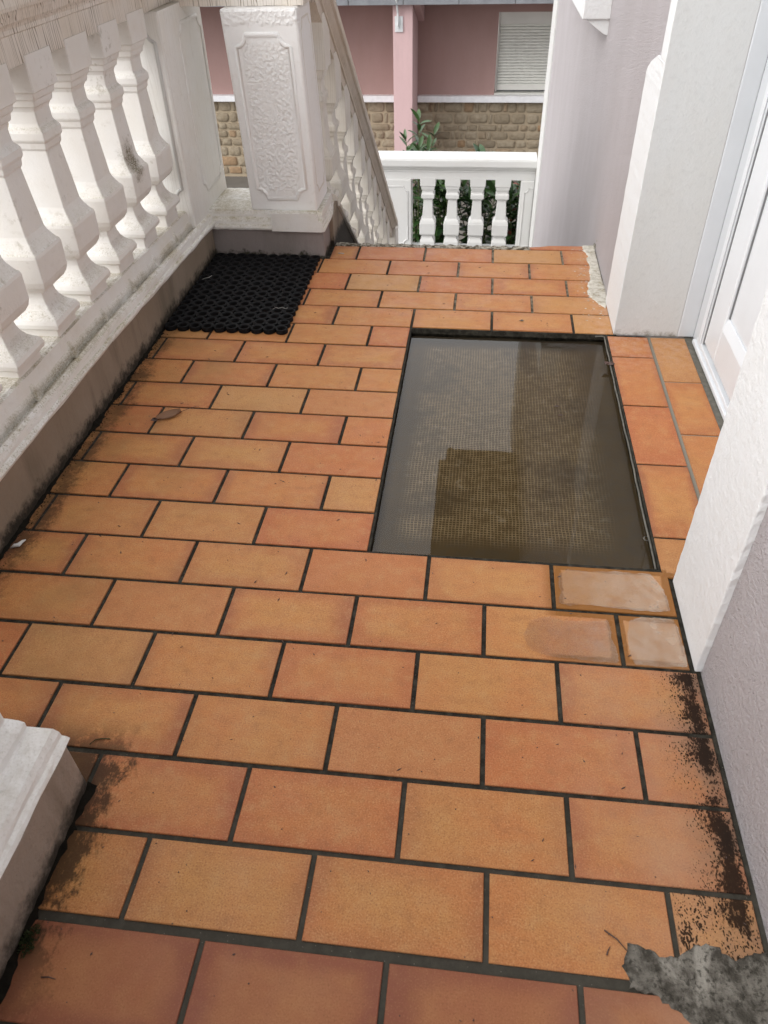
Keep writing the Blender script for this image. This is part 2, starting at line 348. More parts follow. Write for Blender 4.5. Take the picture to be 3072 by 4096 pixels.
def film_mat():
    b = NB('limy_water_film'); P = b.pos(); n = b.noise(P, 30, 4, .6); X, Y, Z = b.xyz(P)
    fr = b.n('ShaderNodeFresnel'); fr.inputs['IOR'].default_value = 1.25
    nrm = b.bump(b.noise(P, 40, 2), .15, .002)
    tr = b.n('ShaderNodeBsdfTransparent'); di = b.n('ShaderNodeBsdfDiffuse'); di.inputs[0].default_value = (.80, .67, .54, 1)
    gl = b.n('ShaderNodeBsdfGlossy'); gl.inputs['Roughness'].default_value = .04; b.set(gl.inputs['Normal'], nrm)
    m1 = b.n('ShaderNodeMixShader'); b.set(m1.inputs[0], b.math('MULTIPLY', b.ramp(n, .28, .7, .10, .27), b.ramp(X, .60, .84, .25, 1.4))); b.set(m1.inputs[1], tr.outputs[0]); b.set(m1.inputs[2], di.outputs[0])
    mx = b.n('ShaderNodeMixShader'); b.set(mx.inputs[0], fr.outputs[0]); b.set(mx.inputs[1], m1.outputs[0]); b.set(mx.inputs[2], gl.outputs[0])
    b.t.links.new(mx.outputs[0], b.out.inputs[0]); return b.m
FILM = film_mat()

def stone_mat():
    b = NB('sandstone'); P = b.pos(); R = b.rnd()
    n = b.noise(P, 22, 5, .65); n2 = b.noise(P, 90, 3)
    c = b.mix(R, (.29, .24, .172), (.36, .305, .225)); c = b.mix(b.ramp(b.math('FRACT', b.math('MULTIPLY', R, 9.1)), .8, 1, 0, .7), c, (.34, .19, .09))
    c = b.mix(b.ramp(b.math('FRACT', b.math('MULTIPLY', R, 5.7)), .85, 1, 0, .7), c, (.14, .11, .075))
    c = b.mix(b.ramp(n, .35, .7, 0, .5), c, (.19, .14, .085))
    b.pbr(c, .85, b.bump(b.math('ADD', n, b.math('MULTIPLY', n2, .4)), .9, .012), .2); return b.m
STONE = stone_mat()
def leaf_mat(name, a, c2, rough=.32):
    b = NB(name); R = b.rnd(); P = b.pos(); n = b.noise(P, 30, 3)
    c = b.mix(R, a, c2); c = b.mix(b.ramp(n, .4, .7, 0, .3), c, tuple(v * .6 for v in a))
    b.pbr(c, rough, b.bump(n, .3, .002), .5); return b.m
LEAF = leaf_mat('laurel_leaf', (.016, .045, .012), (.050, .105, .026))
RED_LEAF = leaf_mat('red_leaf', (.20, .035, .03), (.28, .10, .03), .45)
DRY = leaf_mat('dry_leaf', (.22, .11, .055), (.20, .10, .05), .6)
DRY_DARK = leaf_mat('dark_dry_leaf', (.075, .045, .035), (.09, .05, .04), .6)
MOSS = simple('moss', (.035, .05, .012), .9, 200, .5, .003)

# ---------------------------------------------------------------- mesh helpers
class MB:
    def __init__(s): s.v = []; s.f = []
    def add(s, vs, fs):
        o = len(s.v); s.v += [tuple(p) for p in vs]; s.f += [tuple(i + o for i in f) for f in fs]; return s
    def box(s, x0, x1, y0, y1, z0, z1):
        return s.add([(x0, y0, z0), (x1, y0, z0), (x1, y1, z0), (x0, y1, z0), (x0, y0, z1), (x1, y0, z1), (x1, y1, z1), (x0, y1, z1)],
                     [(3, 2, 1, 0), (4, 5, 6, 7), (0, 1, 5, 4), (1, 2, 6, 5), (2, 3, 7, 6), (3, 0, 4, 7)])
    def rings(s, rings, cap=True, closed=True):
        n = len(rings[0]); o = len(s.v)
        for r in rings: s.v += [tuple(p) for p in r]
        for k in range(len(rings) - 1):
            for i in range(n if closed else n - 1):
                j = (i + 1) % n
                s.f.append((o + k * n + i, o + k * n + j, o + (k + 1) * n + j, o + (k + 1) * n + i))
        if cap:
            s.f.append(tuple(o + i for i in reversed(range(n)))); s.f.append(tuple(o + (len(rings) - 1) * n + i for i in range(n)))
        return s
    def tube(s, pts, r, seg=6):
        rs = []
        for i, p in enumerate(pts):
            p = Vector(p); a = Vector(pts[max(0, i - 1)]); c = Vector(pts[min(len(pts) - 1, i + 1)])
            t = (c - a).normalized(); u = t.orthogonal().normalized(); w = t.cross(u)
            rr = r[i] if isinstance(r, (list, tuple)) else r
            rs.append([p + (u * cos(2 * pi * k / seg) + w * sin(2 * pi * k / seg)) * rr for k in range(seg)])
        # keep frames aligned
        return s.rings(rs)
    def build(s, name, mat, parent=None, smooth=False, loc=None, **props):
        me = bpy.data.meshes.new(name); me.from_pydata(s.v, [], s.f); me.validate(); me.update()
        me.materials.append(mat)
        if smooth:
            for p in me.polygons: p.use_smooth = True
        o = bpy.data.objects.new(name, me); COL.objects.link(o)
        if parent: o.parent = parent
        if loc is not None: o.location = loc
        for k, v in props.items(): o[k] = v
        return o
def fixn(o):
    import bmesh
    bm = bmesh.new(); bm.from_mesh(o.data); bmesh.ops.recalc_face_normals(bm, faces=bm.faces); bm.to_mesh(o.data); bm.free(); return o
def bevel(o, w, seg=2):
    m = o.modifiers.new('bevel', 'BEVEL'); m.width = w; m.segments = seg; m.limit_method = 'ANGLE'; m.angle_limit = radians(40); return o
def tag(o, label, cat=None, group=None, kind=None):
    o['label'] = label
    if cat: o['category'] = cat
    if group: o['group'] = group
    if kind: o['kind'] = kind
    return o
def empty(name, loc=(0, 0, 0)):
    o = bpy.data.objects.new(name, None); o.location = loc; o.empty_display_size = .1; COL.objects.link(o); return o
def part(mb, name, mat, root, bev=0, smooth=False, **props):
    """part in world coordinates under a root that may sit elsewhere"""
    o = mb.build(name, mat, None, smooth, **props); o.parent = root
    if root: o.matrix_parent_inverse = Matrix.Translation(-Vector(world_loc(root)))
    fixn(o)
    if bev: bevel(o, bev)
    return o
def world_loc(o):
    v = Vector(o.location)
    while o.parent:
        v = v + o.matrix_parent_inverse.translation; o = o.parent; v = v + Vector(o.location)
    return v
def instance(src, parent, loc=None, rot=None, scl=None, name=None):
    c = src.copy(); COL.objects.link(c); c.parent = parent
    if loc is not None: c.location = loc
    if rot is not None: c.rotation_euler = rot
    if scl is not None: c.scale = scl
    return c
def prism_y(prof, y0, y1, zs0=0, zs1=0, n=1, wob=0):
    """profile [(x,z)] extruded along y (z shifts from zs0 to zs1)"""
    mb = MB(); rings = []
    for k in range(n + 1):
        t = k / n; y = y0 + (y1 - y0) * t; dz = zs0 + (zs1 - zs0) * t
        rings.append([(x + random.uniform(-wob, wob), y, z + dz + random.uniform(-wob, wob)) for x, z in prof])
    return mb.rings(rings)
def prism_x(prof, x0, x1, n=1, wob=0):
    mb = MB(); rings = []
    for k in range(n + 1):
        x = x0 + (x1 - x0) * k / n
        rings.append([(x, y + random.uniform(-wob, wob), z + random.uniform(-wob, wob)) for y, z in prof])
    return mb.rings(rings)
def sym(half):   # half profile [(offset>0, z)] bottom to top -> closed outline
    return [(a, z) for a, z in half] + [(-a, z) for a, z in reversed(half)]

# ================================================================ SETTING: ground, terrace, stairs
gnd = MB(); gnd.box(-400, 400, -400, 400, -2.6, -2.1)
tag(fixn(gnd.build('ground', PAVING)), 'grey brown ground below the terrace running up to the pink house', kind='structure')
soil = MB(); soil.box(-1.2, 1.5, 6.32, 7.9, -2.15, -2.085)
tag(fixn(soil.build('planting_bed', EARTH)), 'dark soil bed of the laurels below the landing balustrade', kind='structure')

# terrace slab with mortar bed: children are the tiles
PX0, PX1, PY0, PY1 = .2515, .844, .9035, 1.9205        # doormat recess
ZG = -.0036
sl = MB()
XL, XR, YA, YB = -.75, 1.105, -1.6, 2.595
for (a, c2, d, e) in ((XL, PX0, YA, YB), (PX1, XR, YA, YB), (PX0, PX1, YA, PY0), (PX0, PX1, PY1, YB)):
    sl.box(a, c2, d, e, -.25, ZG)
floor = fixn(sl.build('terrace_floor', GROUT)); tag(floor, 'tiled terrace floor in dark grouted terracotta running to the stair head', kind='structure')
# recess bottom (slightly uneven)
pb = MB(); nx, ny = 40, 60; rows = []
from mathutils import noise as mn
for j in range(ny + 1):
    for i in range(nx + 1):
        x = PX0 + (PX1 - PX0) * i / nx; y = PY0 + (PY1 - PY0) * j / ny
        z = -.0285 + .004 * mn.noise(Vector((x * 6, y * 6, 0))) + .0055 * math.exp(-((x - .38) / .13) ** 2 - ((y - 1.74) / .075) ** 2)
        pb.v.append((x, y, z))
for j in range(ny):
    for i in range(nx):
        a = j * (nx + 1) + i; pb.f.append((a, a + 1, a + nx + 2, a + nx + 1))
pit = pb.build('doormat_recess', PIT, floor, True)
edge = MB()
pts = [(PX1 - .004 + random.uniform(-.0012, .0012), PY0 + .004 + (PY1 - PY0 - .012) * t / 24, -.006 + random.uniform(-.001, .001)) for t in range(25)]
edge.tube(pts, .0024, 6)
edge.tube([(PX1 - .004, PY1 - .008, -.006), (PX1 - .010, PY1 - .004, -.006), (PX1 - .03, PY1 - .003, -.008)], .0024, 6)
edge.tube([(PX1 - .009 + .006 * cos(a * pi / 4), 1.0 + .007 * sin(a * pi / 4), -.0065) for a in range(9)], .0015, 5)
edge.build('edge_bead', SEAL, floor, True)
wm = MB(); wm.add([(PX0 - .002, PY0 - .002, -.0195), (PX1 + .002, PY0 - .002, -.0195), (PX1 + .002, PY1 + .002, -.0195), (PX0 - .002, PY1 + .002, -.0195)], [(0, 1, 2, 3)])
tag(wm.build('puddle', WATER), 'shallow rainwater standing in the doormat recess and mirroring the eave', kind='structure')

def tile_mesh(poly, name='tile', ch=.0016, depth=.008):
    """poly: outline (ccw) around own centre; top at z=0"""
    cx = sum(p[0] for p in poly) / len(poly); cy = sum(p[1] for p in poly) / len(poly)
    n = len(poly); ins = []
    for i in range(n):
        p0, p1, p2 = Vector(poly[i - 1]), Vector(poly[i]), Vector(poly[(i + 1) % n])
        e1 = (p1 - p0).normalized(); e2 = (p2 - p1).normalized()
        nrm = Vector((-e1.y - e2.y, e1.x + e2.x)); nrm = nrm.normalized() if nrm.length > 1e-6 else Vector((-e1.y, e1.x))
        ins.append(p1 + nrm * ch)
    v = [(p[0], p[1], -depth) for p in poly] + [(p[0], p[1], -.0009) for p in poly] + [(p[0], p[1], 0.0) for p in ins]
    f = []
    for k in (0, 1):
        for i in range(n):
            j = (i + 1) % n; f.append((k * n + i, k * n + j, (k + 1) * n + j, (k + 1) * n + i))
    f.append(tuple(2 * n + i for i in range(n)))
    me = bpy.data.meshes.new(name); me.from_pydata(v, [], f); me.materials.append(TILE); return me
J = .0042
FULL = tile_mesh([(-.125 + J, -.06425 + J), (.125 - J, -.06425 + J), (.125 - J, .06425 - J), (-.125 + J, .06425 - J)])
def put_tile(me, x, y, rot=0, tint=0.0, z=0.0):
    o = bpy.data.objects.new('tile', me); COL.objects.link(o); o.parent = floor
    o.location = (x, y, z + random.uniform(-.0005, .0005)); o.rotation_euler = (random.uniform(-.0025, .0025), random.uniform(-.0018, .0018), rot + random.uniform(-.0012, .0012))
    o['tint'] = tint; return o
def rect_tile(x0, x1, y0, y1, tint=0.0, rot=0):
    w, h = (x1 - x0) / 2, (y1 - y0) / 2
    return put_tile(tile_mesh([(-w, -h), (w, -h), (w, h), (-w, h)]), (x0 + x1) / 2, (y0 + y1) / 2, rot, tint)
LY = [0.0, .1297, .2556, .3848, .5149, .6432, .7724, .8993, 1.0255, 1.1535, 1.281, 1.4103, 1.5365, 1.6642, 1.7959, 1.9241, 2.0566, 2.1858, 2.3197, 2.4466, 2.5735, 2.640]
LB = [0, -.0028, .0011, .0012, -.0015, .0022, -.0013, -.0025, -.0051, -.010, -.012, -.0102, -.0039, -.010, -.0101, -.0055, -.0091, -.0069, -.0126, -.0011, .004, 0]
DX = {1: .0045, 3: -.004, 5: -.006, 6: .003, 10: 0, 12: .004, 14: .002, 16: .004, 18: .004}
for r in range(-1, 21):
    y0 = -.1285 if r < 0 else LY[r]; y1 = LY[r + 1]
    gap0 = .0075 if r == 1 else J; gap1 = .0075 if r == 0 else J
    if r == -1: y1 = 0.0
    odd = (r % 2 == 1)
    xmin = -.524 if r >= 1 else -.53
    if r >= 19: xmin = -.098
    xmax = .868 if (r < 5 or r >= 15) else (.858 if r <= 6 else .25)
    if r == 20: xmin = .60
    c0 = -3
    for k in range(c0, 5):
        xa = (.25 * k if odd else .125 + .25 * k) + DX.get(r, 0); xb = xa + .25
        a, c2 = max(xa + J, xmin), min(xb - J, xmax - (J if 7 <= r <= 14 else 0))
        if c2 - a < .012: continue
        xc = (a + c2) / 2; bl = ((LB[r] if r >= 0 else 0) + LB[r + 1]) / 2
        ya = y0 + (LB[r] if r >= 0 else 0) * xc + gap0; yb = y1 + LB[r + 1] * xc - gap1
        tint = 1.0 if r <= 0 else 0.0  # redder front rows; their tint also paints in the view's dim bottom edge
        if 15 > r >= 7 and xc > .25: continue
        if r == 20:     # ragged far edge of the sliver row
            pl = [(a, ya), (c2, ya)]
            for t in range(7):
                xx = c2 - (c2 - a) * t / 6
                pl.append((xx, ya + .012 + .030 * max(0, min(1, (xx - .60) / .14)) + random.uniform(-.003, .003)))
            cx, cy = (a + c2) / 2, ya + .02
            put_tile(tile_mesh([(p[0] - cx, p[1] - cy) for p in pl]), cx, cy, 0, .2); continue
        if abs((c2 - a) - (.25 - 2 * J)) < .001 and abs((yb - ya) - (.1285 - 2 * J)) < .0022:
            put_tile(FULL, xc, (ya + yb) / 2, math.atan(bl), tint)
        else: rect_tile(a, c2, ya, yb, tint, math.atan(bl))
# threshold tiles laid lengthwise beside the recess
for (x0, x1, ys) in ((.848, .966, (.875, .999, 1.260, 1.521, 1.783, 1.911)), (.974, 1.076, (.90, 1.135, 1.394, 1.651, 1.911))):
    for ya, yb in zip(ys, ys[1:]): rect_tile(x0 + .001, x1 - .001, ya + .0035, yb - .0035, .12)

# cement repair, white mortar and broken edge
def slab(outline, z0, z1, mat, name, parent, res=.006, amp=.002, seed=0.0, skirt=True):
    """irregular lump: filled outline with noisy, crowned top"""
    import bmesh
    bm = bmesh.new(); xs = [p[0] for p in outline]; ys = [p[1] for p in outline]
    vs = [bm.verts.new((p[0], p[1], 0)) for p in outline]; bm.faces.new(vs)
    nx = int((max(xs) - min(xs)) / res); nyy = int((max(ys) - min(ys)) / res)
    for i in range(1, nx + 1):
        x = min(xs) + (max(xs) - min(xs)) * i / (nx + 1)
        bmesh.ops.bisect_plane(bm, geom=bm.verts[:] + bm.edges[:] + bm.faces[:], plane_co=(x, 0, 0), plane_no=(1, 0, 0))
    for i in range(1, nyy + 1):
        y = min(ys) + (max(ys) - min(ys)) * i / (nyy + 1)
        bmesh.ops.bisect_plane(bm, geom=bm.verts[:] + bm.edges[:] + bm.faces[:], plane_co=(0, y, 0), plane_no=(0, 1, 0))
    bm.normal_update()
    bm.normal_update(); bm.faces.ensure_lookup_table()
    if bm.faces[0].normal.z < 0: bmesh.ops.reverse_faces(bm, faces=bm.faces)
    bnd = {v for e in bm.edges if e.is_boundary for v in e.verts}
    for v in bm.verts:
        nn = mn.noise(Vector((v.co.x * 60 + seed, v.co.y * 60, 0))) + .6 * mn.noise(Vector((v.co.x * 150, v.co.y * 150, seed)))
        v.co.z = z0 if v in bnd else z1 + amp * nn
    ret = bmesh.ops.extrude_edge_only(bm, edges=[e for e in bm.edges if e.is_boundary]) if skirt else {'geom': []}
    for v in [g for g in ret['geom'] if isinstance(g, bmesh.types.BMVert)]: v.co.z = z0 - .006
    me = bpy.data.meshes.new(name); bm.to_mesh(me); bm.free(); me.materials.append(mat)
    for p in me.polygons: p.use_smooth = True
    o = bpy.data.objects.new(name, me); COL.objects.link(o); o.parent = parent; return o
def rag(pts, n=4, j=.0016):
    out = []
    for i, p in enumerate(pts):
        q = pts[(i + 1) % len(pts)]
        L = math.hypot(q[0] - p[0], q[1] - p[1]); m = max(1, min(n, int(L / .005)))
        for k in range(m):
            t = k / m; out.append((p[0] + (q[0] - p[0]) * t + random.uniform(-j, j), p[1] + (q[1] - p[1]) * t + random.uniform(-j, j)))
    return out
PATCH = [(.6884, .1658), (.6918, .1772), (.7024, .1765), (.7179, .1744), (.7313, .1677), (.7514, .168), (.759, .1734), (.7674, .1779), (.7806, .1848), (.7986, .1886), (.8119, .1882), (.813, .1801), (.8188, .1762), (.8273, .1717), (.8399, .1776), (.8488, .183), (.8750, .1876),
         (.8750, -.10), (.80, -.10), (.78, .02), (.7593, .0931), (.7416, .1055), (.7265, .1138), (.7204, .1218), (.7072, .1221), (.6873, .1268), (.688, .132), (.6856, .1428), (.6812, .1482)]
slab(rag(PATCH, 5, .0022), .0005, .0017, CEMENT, 'cement_patch', floor, .006, .0010, 3.0)
MORT = [(.8312, 2.6285), (.8335, 2.5759), (.8422, 2.5251), (.834, 2.4801), (.844, 2.4481), (.835, 2.3945), (.8376, 2.3533), (.8328, 2.3226), (.8211, 2.2821), (.8156, 2.1956), (.8269, 2.1686), (.8459, 2.1247), (.8605, 2.0992), (.8640, 2.10), (.876, 2.17), (.876, 2.63)]
slab(rag(list(reversed(MORT)), 6, .003), .0004, .0014, MORTWHITE, 'mortar_smear', floor, .008, .0006, 8.0)
# bits of the same white mortar splashed over the tiles
bl = MB()
for _ in range(70):
    y = random.uniform(1.93, 2.62); x = .832 - abs(random.gauss(0, .03)) + (.02 if y < 2.15 else 0)
    if x > .865: continue
    r = random.uniform(.0008, .0035); n = 7
    ring = [(x + r * random.uniform(.5, 1.3) * cos(2 * pi * k / n) * 1.4, y + r * random.uniform(.5, 1.3) * sin(2 * pi * k / n), .0008) for k in range(n)]
    bl.add(ring + [(x, y, .0016)], [(k, (k + 1) % n, n) for k in range(n)])
bl.build('mortar_splash', MORTWHITE, floor, True, kind='stuff')
em = []
for k in range(60):
    x = -.10 + .74 * k / 59; em.append((x, 2.572 + random.uniform(-.003, .003)))
for k in range(60):
    x = .64 - .74 * k / 59; em.append((x, 2.598 + .008 * mn.noise(Vector((x * 25, 3, 0))) + random.uniform(-.002, .002)))
slab(em, -.004, .0035, EDGE_MORTAR, 'broken_mortar_edge', floor, .006, .004, 5.0)
nose = MB(); nose.box(-.105, .868, 2.595, 2.62, -.18, -.012)
part(nose, 'step_nosing', EDGE_MORTAR, floor)

# damp films standing on the two tiles by the door band
for nm, pl in (('a', [(.6609, .8837), (.7056, .8792), (.7541, .8859), (.7894, .8827), (.8224, .8858), (.8341, .8656), (.8434, .8416), (.8466, .8176), (.8475, .7881), (.8269, .7823), (.7988, .7815), (.7538, .783), (.7088, .7866), (.6803, .7878), (.654, .7814), (.6373, .7897), (.6422, .8226), (.6387, .8389), (.6435, .8691)]),
               ('b', [(.7673, .7555), (.7909, .7654), (.8188, .7661), (.8467, .7669), (.854, .7451), (.8558, .7089), (.8575, .6741), (.8551, .6535), (.8167, .6497), (.7644, .6497), (.7588, .6679), (.757, .6957), (.7593, .7249)]),
               ('c', [(.6181, .7526), (.643, .7435), (.6712, .7444), (.7051, .7476), (.7248, .7495), (.7286, .733), (.7285, .7073), (.7343, .6865), (.7361, .6554), (.7301, .6497), (.6957, .6497), (.6533, .6524), (.6132, .6537), (.5784, .6642), (.5656, .6988), (.5807, .7376)])):
    o = slab(list(reversed(rag(pl, 5, .0012))), .0012, .0012, FILM, 'water_film', None, .012, 0.0, 1.0, False)
    tag(o, {'a': 'broad damp film of water on the tile at the recess corner by the door band', 'b': 'small pale water film on the cut tile at the foot of the door band', 'c': 'faint water film on the tile left of the small cut tile'}[nm], kind='structure')

# stairs going down and landing
SLOPE = .757; RISE, RUN = .1777, .2348
st = MB()
for k in range(9):
    st.box(-.10, .868, 2.62 + RUN * k, 2.62 + RUN * (k + 1), -2.1, -RISE * (k + 1))
tag(fixn(st.build('staircase', GROUT)), 'concrete flight of steps leading down from the terrace edge', kind='structure')
ld = MB(); ld.box(-.75, .868, 2.62 + RUN * 9 + .001, 6.35, -2.1, -1.6)
tag(fixn(ld.build('landing', CONCRETE)), 'concrete landing at the foot of the steps', kind='structure')

# ================================================================ balusters
PROF = [(.0, .052), (.016, .052), (.019, .058), (.024, .0635), (.034, .065), (.044, .062), (.050, .057), (.054, .051), (.062, .043), (.074, .036), (.088, .0315), (.100, .030), (.106, .032), (.110, .044), (.116, .053), (.126, .060), (.140, .064), (.180, .065), (.196, .0655), (.203, .064), (.207, .060), (.216, .055), (.228, .049), (.240, .0455),
        (.368, .0375), (.374, .041), (.386, .0425), (.390, .0455), (.394, .047), (.408, .047), (.414, .044), (.420, .039), (.426, .037), (.452, .0365), (.460, .040), (.464, .045), (.476, .0475), (.480, .0515), (.492, .0545), (.496, .061), (.556, .0625)]
PROF_B = [(.0, .0615), (.018, .0615), (.046, .0610), (.052, .0600), (.063, .0545), (.074, .0475), (.082, .0435), (.094, .0430), (.099, .0470), (.102, .0520), (.108, .0600), (.117, .0640), (.200, .0648), (.203, .0635), (.206, .0625), (.216, .0605), (.226, .0560), (.236, .0470), (.239, .0450), (.243, .0438),
          (.385, .0350), (.392, .0390), (.398, .0455), (.402, .0465), (.405, .0530), (.430, .0535), (.436, .0520), (.443, .0450), (.447, .0425), (.462, .0440), (.466, .0465), (.468, .0500), (.474, .0505), (.480, .0540), (.497, .0555), (.503, .0615), (.556, .0625)]
def baluster_mesh(ext_bot=0.03, ext_top=0.012, prof=None):
    mb = MB(); rings = []
    prof = prof or PROF
    pr = [(-ext_bot, prof[0][1])] + prof + [(.556 + ext_top, .0625)]
    for z, w in pr:
        c = min(.0022, w * .06)
        ring = []
        for (sx, sy) in ((1, -1), (1, 1), (-1, 1), (-1, -1)):
            a, b2 = (w, w - c), (w - c, w)
            pts = [a, b2] if sx * sy > 0 else [b2, a]
            for px, py in pts: ring.append((sx * px, sy * py, z))
        rings.append(ring)
    mb.rings(rings)
    me = bpy.data.meshes.new('baluster'); me.from_pydata(mb.v, [], mb.f); return me
BAL = baluster_mesh()
def put_baluster(root, x, y, z, mat, rot=0.0, me=None, name='baluster'):
    m = me or BAL
    key = (m.name, mat.name)
    if key not in put_baluster.c:
        mm = m.copy(); mm.materials.clear(); mm.materials.append(mat); put_baluster.c[key] = mm
    o = bpy.data.objects.new(name, put_baluster.c[key]); COL.objects.link(o); o.parent = root
    o.location = Vector((x, y, z)) - world_loc(root); o.rotation_euler = (0, 0, rot + random.uniform(-.012, .012))
    fix = getattr(put_baluster, 'fixed', set())
    if key not in fix: fixn(o); fix.add(key); put_baluster.fixed = fix
    return o
put_baluster.c = {}
RAIL = sym([(.060, 0), (.060, .055), (.066, .058), (.066, .066), (.070, .072), (.078, .080), (.084, .092), (.086, .100), (.100, .103), (.103, .110), (.104, .150), (.098, .164), (.080, .172)])
BASE = sym([(.092, 0), (.0935, .0), (.1045, .002), (.1065, .010), (.102, .017), (.098, .021), (.0965, .028), (.090, .036), (.080, .041), (.072, .043), (.0695, .046), (.066, .054), (.058, .062), (.054, .066)])
BASE2 = sym([(.092, 0), (.0935, .0), (.1045, .002), (.1075, .010), (.104, .016), (.0985, .018), (.0975, .026), (.094, .035), (.086, .040), (.0785, .038), (.0745, .034), (.0715, .036), (.0705, .048), (.0645, .060), (.0585, .090), (.050, .094)])

def frame_strip(mb, outline, plane, r=.0055, proud=.004):
    """half-round moulding along a closed outline; plane(u,v,h)->point"""
    n = len(outline); rs = []
    for i in range(n):
        p0, p1, p2 = Vector(outline[i - 1]), Vector(outline[i]), Vector(outline[(i + 1) % n])
        t = (p2 - p0).normalized(); nn = Vector((-t.y, t.x))
        ring = []
        for k, (a, h) in enumerate(((-1, -.3), (-.75, .6), (0, 1), (.75, .6), (1, -.3))):
            q = p1 + nn * (a * r); ring.append(plane(q.x, q.y, h * proud))
        rs.append(ring)
    rs.append(rs[0]); mb.rings(rs, cap=False, closed=False); return mb
def notched(u0, u1, v0, v1, r, seg=6):
    """rectangle with concave rounded corners, ccw"""
    out = []
    for (cx, cy, a0) in ((u0, v0, 90), (u1, v0, 180), (u1, v1, 270), (u0, v1, 360)):
        for k in range(seg + 1):
            a = radians(a0 - 90 * k / seg); out.append((cx + r * cos(a), cy + r * sin(a)))
    return out
def panel_frame(root, name, outline, plane, mat, r=.0055, proud=.0045):
    mb = MB(); frame_strip(mb, outline, plane, r, proud); o = part(mb, name, mat, root, 0, True); return o

# ---------------------------------------------------------------- left balustrade
lb = empty('balustrade', (-.62, 1.5, 0)); tag(lb, 'long white balustrade of square balusters along the left edge of the tiled terrace', 'balustrade', 'white concrete balustrades')
CX = -.62
def zl(y): return .141 if y <= 1.5 else .141 + (.112 - .141) * (y - 1.5) / (2.44 - 1.5)
pl = MB()
for ya, yb in ((-1.6, 1.5), (1.5, 2.4475)):
    pl.rings([[(CX - .092, y, -2.1), (CX + .092, y, -2.1), (CX + .092, y, zl(y) + .004), (CX - .092, y, zl(y) + .004)] for y in (ya, yb)])
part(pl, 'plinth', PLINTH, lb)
br = MB()
for ya, yb, n in ((-1.6, 1.5, 40), (1.5, 2.53, 24)):
    rings = []
    for k in range(n + 1):
        y = ya + (yb - ya) * k / n; rings.append([(CX + x + random.uniform(-.0012, .0012), y, z + zl(y) + random.uniform(-.001, .001)) for x, z in BASE2])
    br.rings(rings)
part(br, 'base_rail', WHITE_BASE, lb, 0, False)
for k in range(-13, 4):
    y = 1.597 + .2 * k
    put_baluster(lb, CX, y, .235, WHITE)
    # mortar bedding squeezed out at the foot
    if -3 <= k:
        m = MB(); z0 = zl(y) + .022; f = random.uniform(.8, 1.25)
        yc = y - .050
        base = [(CX - .05, yc - .006, z0 + .022), (CX + .040, yc - .012 * f, z0 + .020), (CX + .068, yc - .008, z0 + .016), (CX + .086, yc - .002 + random.uniform(-.008, .008), z0 + .012), (CX + .076, yc + .030 * f, z0 + .006), (CX + .066, yc + .034, z0 + .024), (CX + .052, yc + .060, z0 + .040), (CX - .05, yc + .06, z0 + .04)]
        top = [(CX - .05, yc - .004, z0 + .066), (CX + .040, yc - .005, z0 + .066), (CX + .054, yc + .0, z0 + .060), (CX + .059, yc + .006, z0 + .056), (CX + .057, yc + .02, z0 + .060), (CX + .052, yc + .03, z0 + .066), (CX + .048, yc + .05, z0 + .067), (CX - .04, yc + .05, z0 + .067)]
        m.rings([base, top]); part(m, 'mortar_foot', WHITE_BASE, lb, .003)
hr = prism_y([(CX + x, z + .789) for x, z in RAIL], -1.6, 2.68, n=60, wob=.0008)
part(hr, 'handrail', WHITE_RAIL, lb)
# end pilaster at the corner, with a panel on the face to the terrace
cp = MB(); cp.box(-.705, -.536, 2.312, 2.715, .10, .7885)
part(cp, 'corner_post', WHITE_POST, lb, .006)
pf = lambda x0: (lambda u, v, h: (x0 + h, u, v))
panel_frame(lb, 'panel_moulding', notched(2.46, 2.685, .225, .735, .03), lambda u, v, h: (-.536 + h, u, v), WHITE_POST, .007, .004)
panel_frame(lb, 'panel_moulding', notched(-.68, -.562, .26, .73, .02), lambda u, v, h: (u, 2.312 - h, v), WHITE_CLEAN, .006, .005)
# return of the balustrade along the far side: plinth, base, top beam
pf2 = MB(); pf2.box(-.712, -.115, 2.4475, 2.72, -.25, .106)
part(pf2, 'plinth', PLINTH_FAR, lb)
YC = 2.5455
bprof = [(2.448, .100), (2.4385, .103), (2.4365, .110), (2.440, .117), (2.444, .121), (2.4455, .128), (2.451, .136), (2.458, .140), (2.462, .142), (2.463, .150), (2.468, .160), (2.474, .164), (2.71, .164), (2.715, .100)]
b2 = prism_x(bprof, -.60, -.118, 30, .0009)
part(b2, 'base_rail', WHITE_BASE, lb)
bprof2 = [(-.118 - .002, .100), (-.106, .103), (-.104, .110), (-.1075, .117), (-.1115, .121), (-.113, .128), (-.1185, .136), (-.1255, .140), (-.1295, .142), (-.1305, .150), (-.1355, .160), (-.1415, .164), (-.30, .1635), (-.30, .100)]
b3 = prism_y(bprof2, 2.4365, 2.70, n=16, wob=.0008); part(b3, 'base_rail', WHITE_BASE, lb)
tb = prism_x([(2.575 + x, z + .775) for x, z in RAIL], -.712, -.14, 30, .001)
part(tb, 'handrail', WHITE_RAIL, lb)

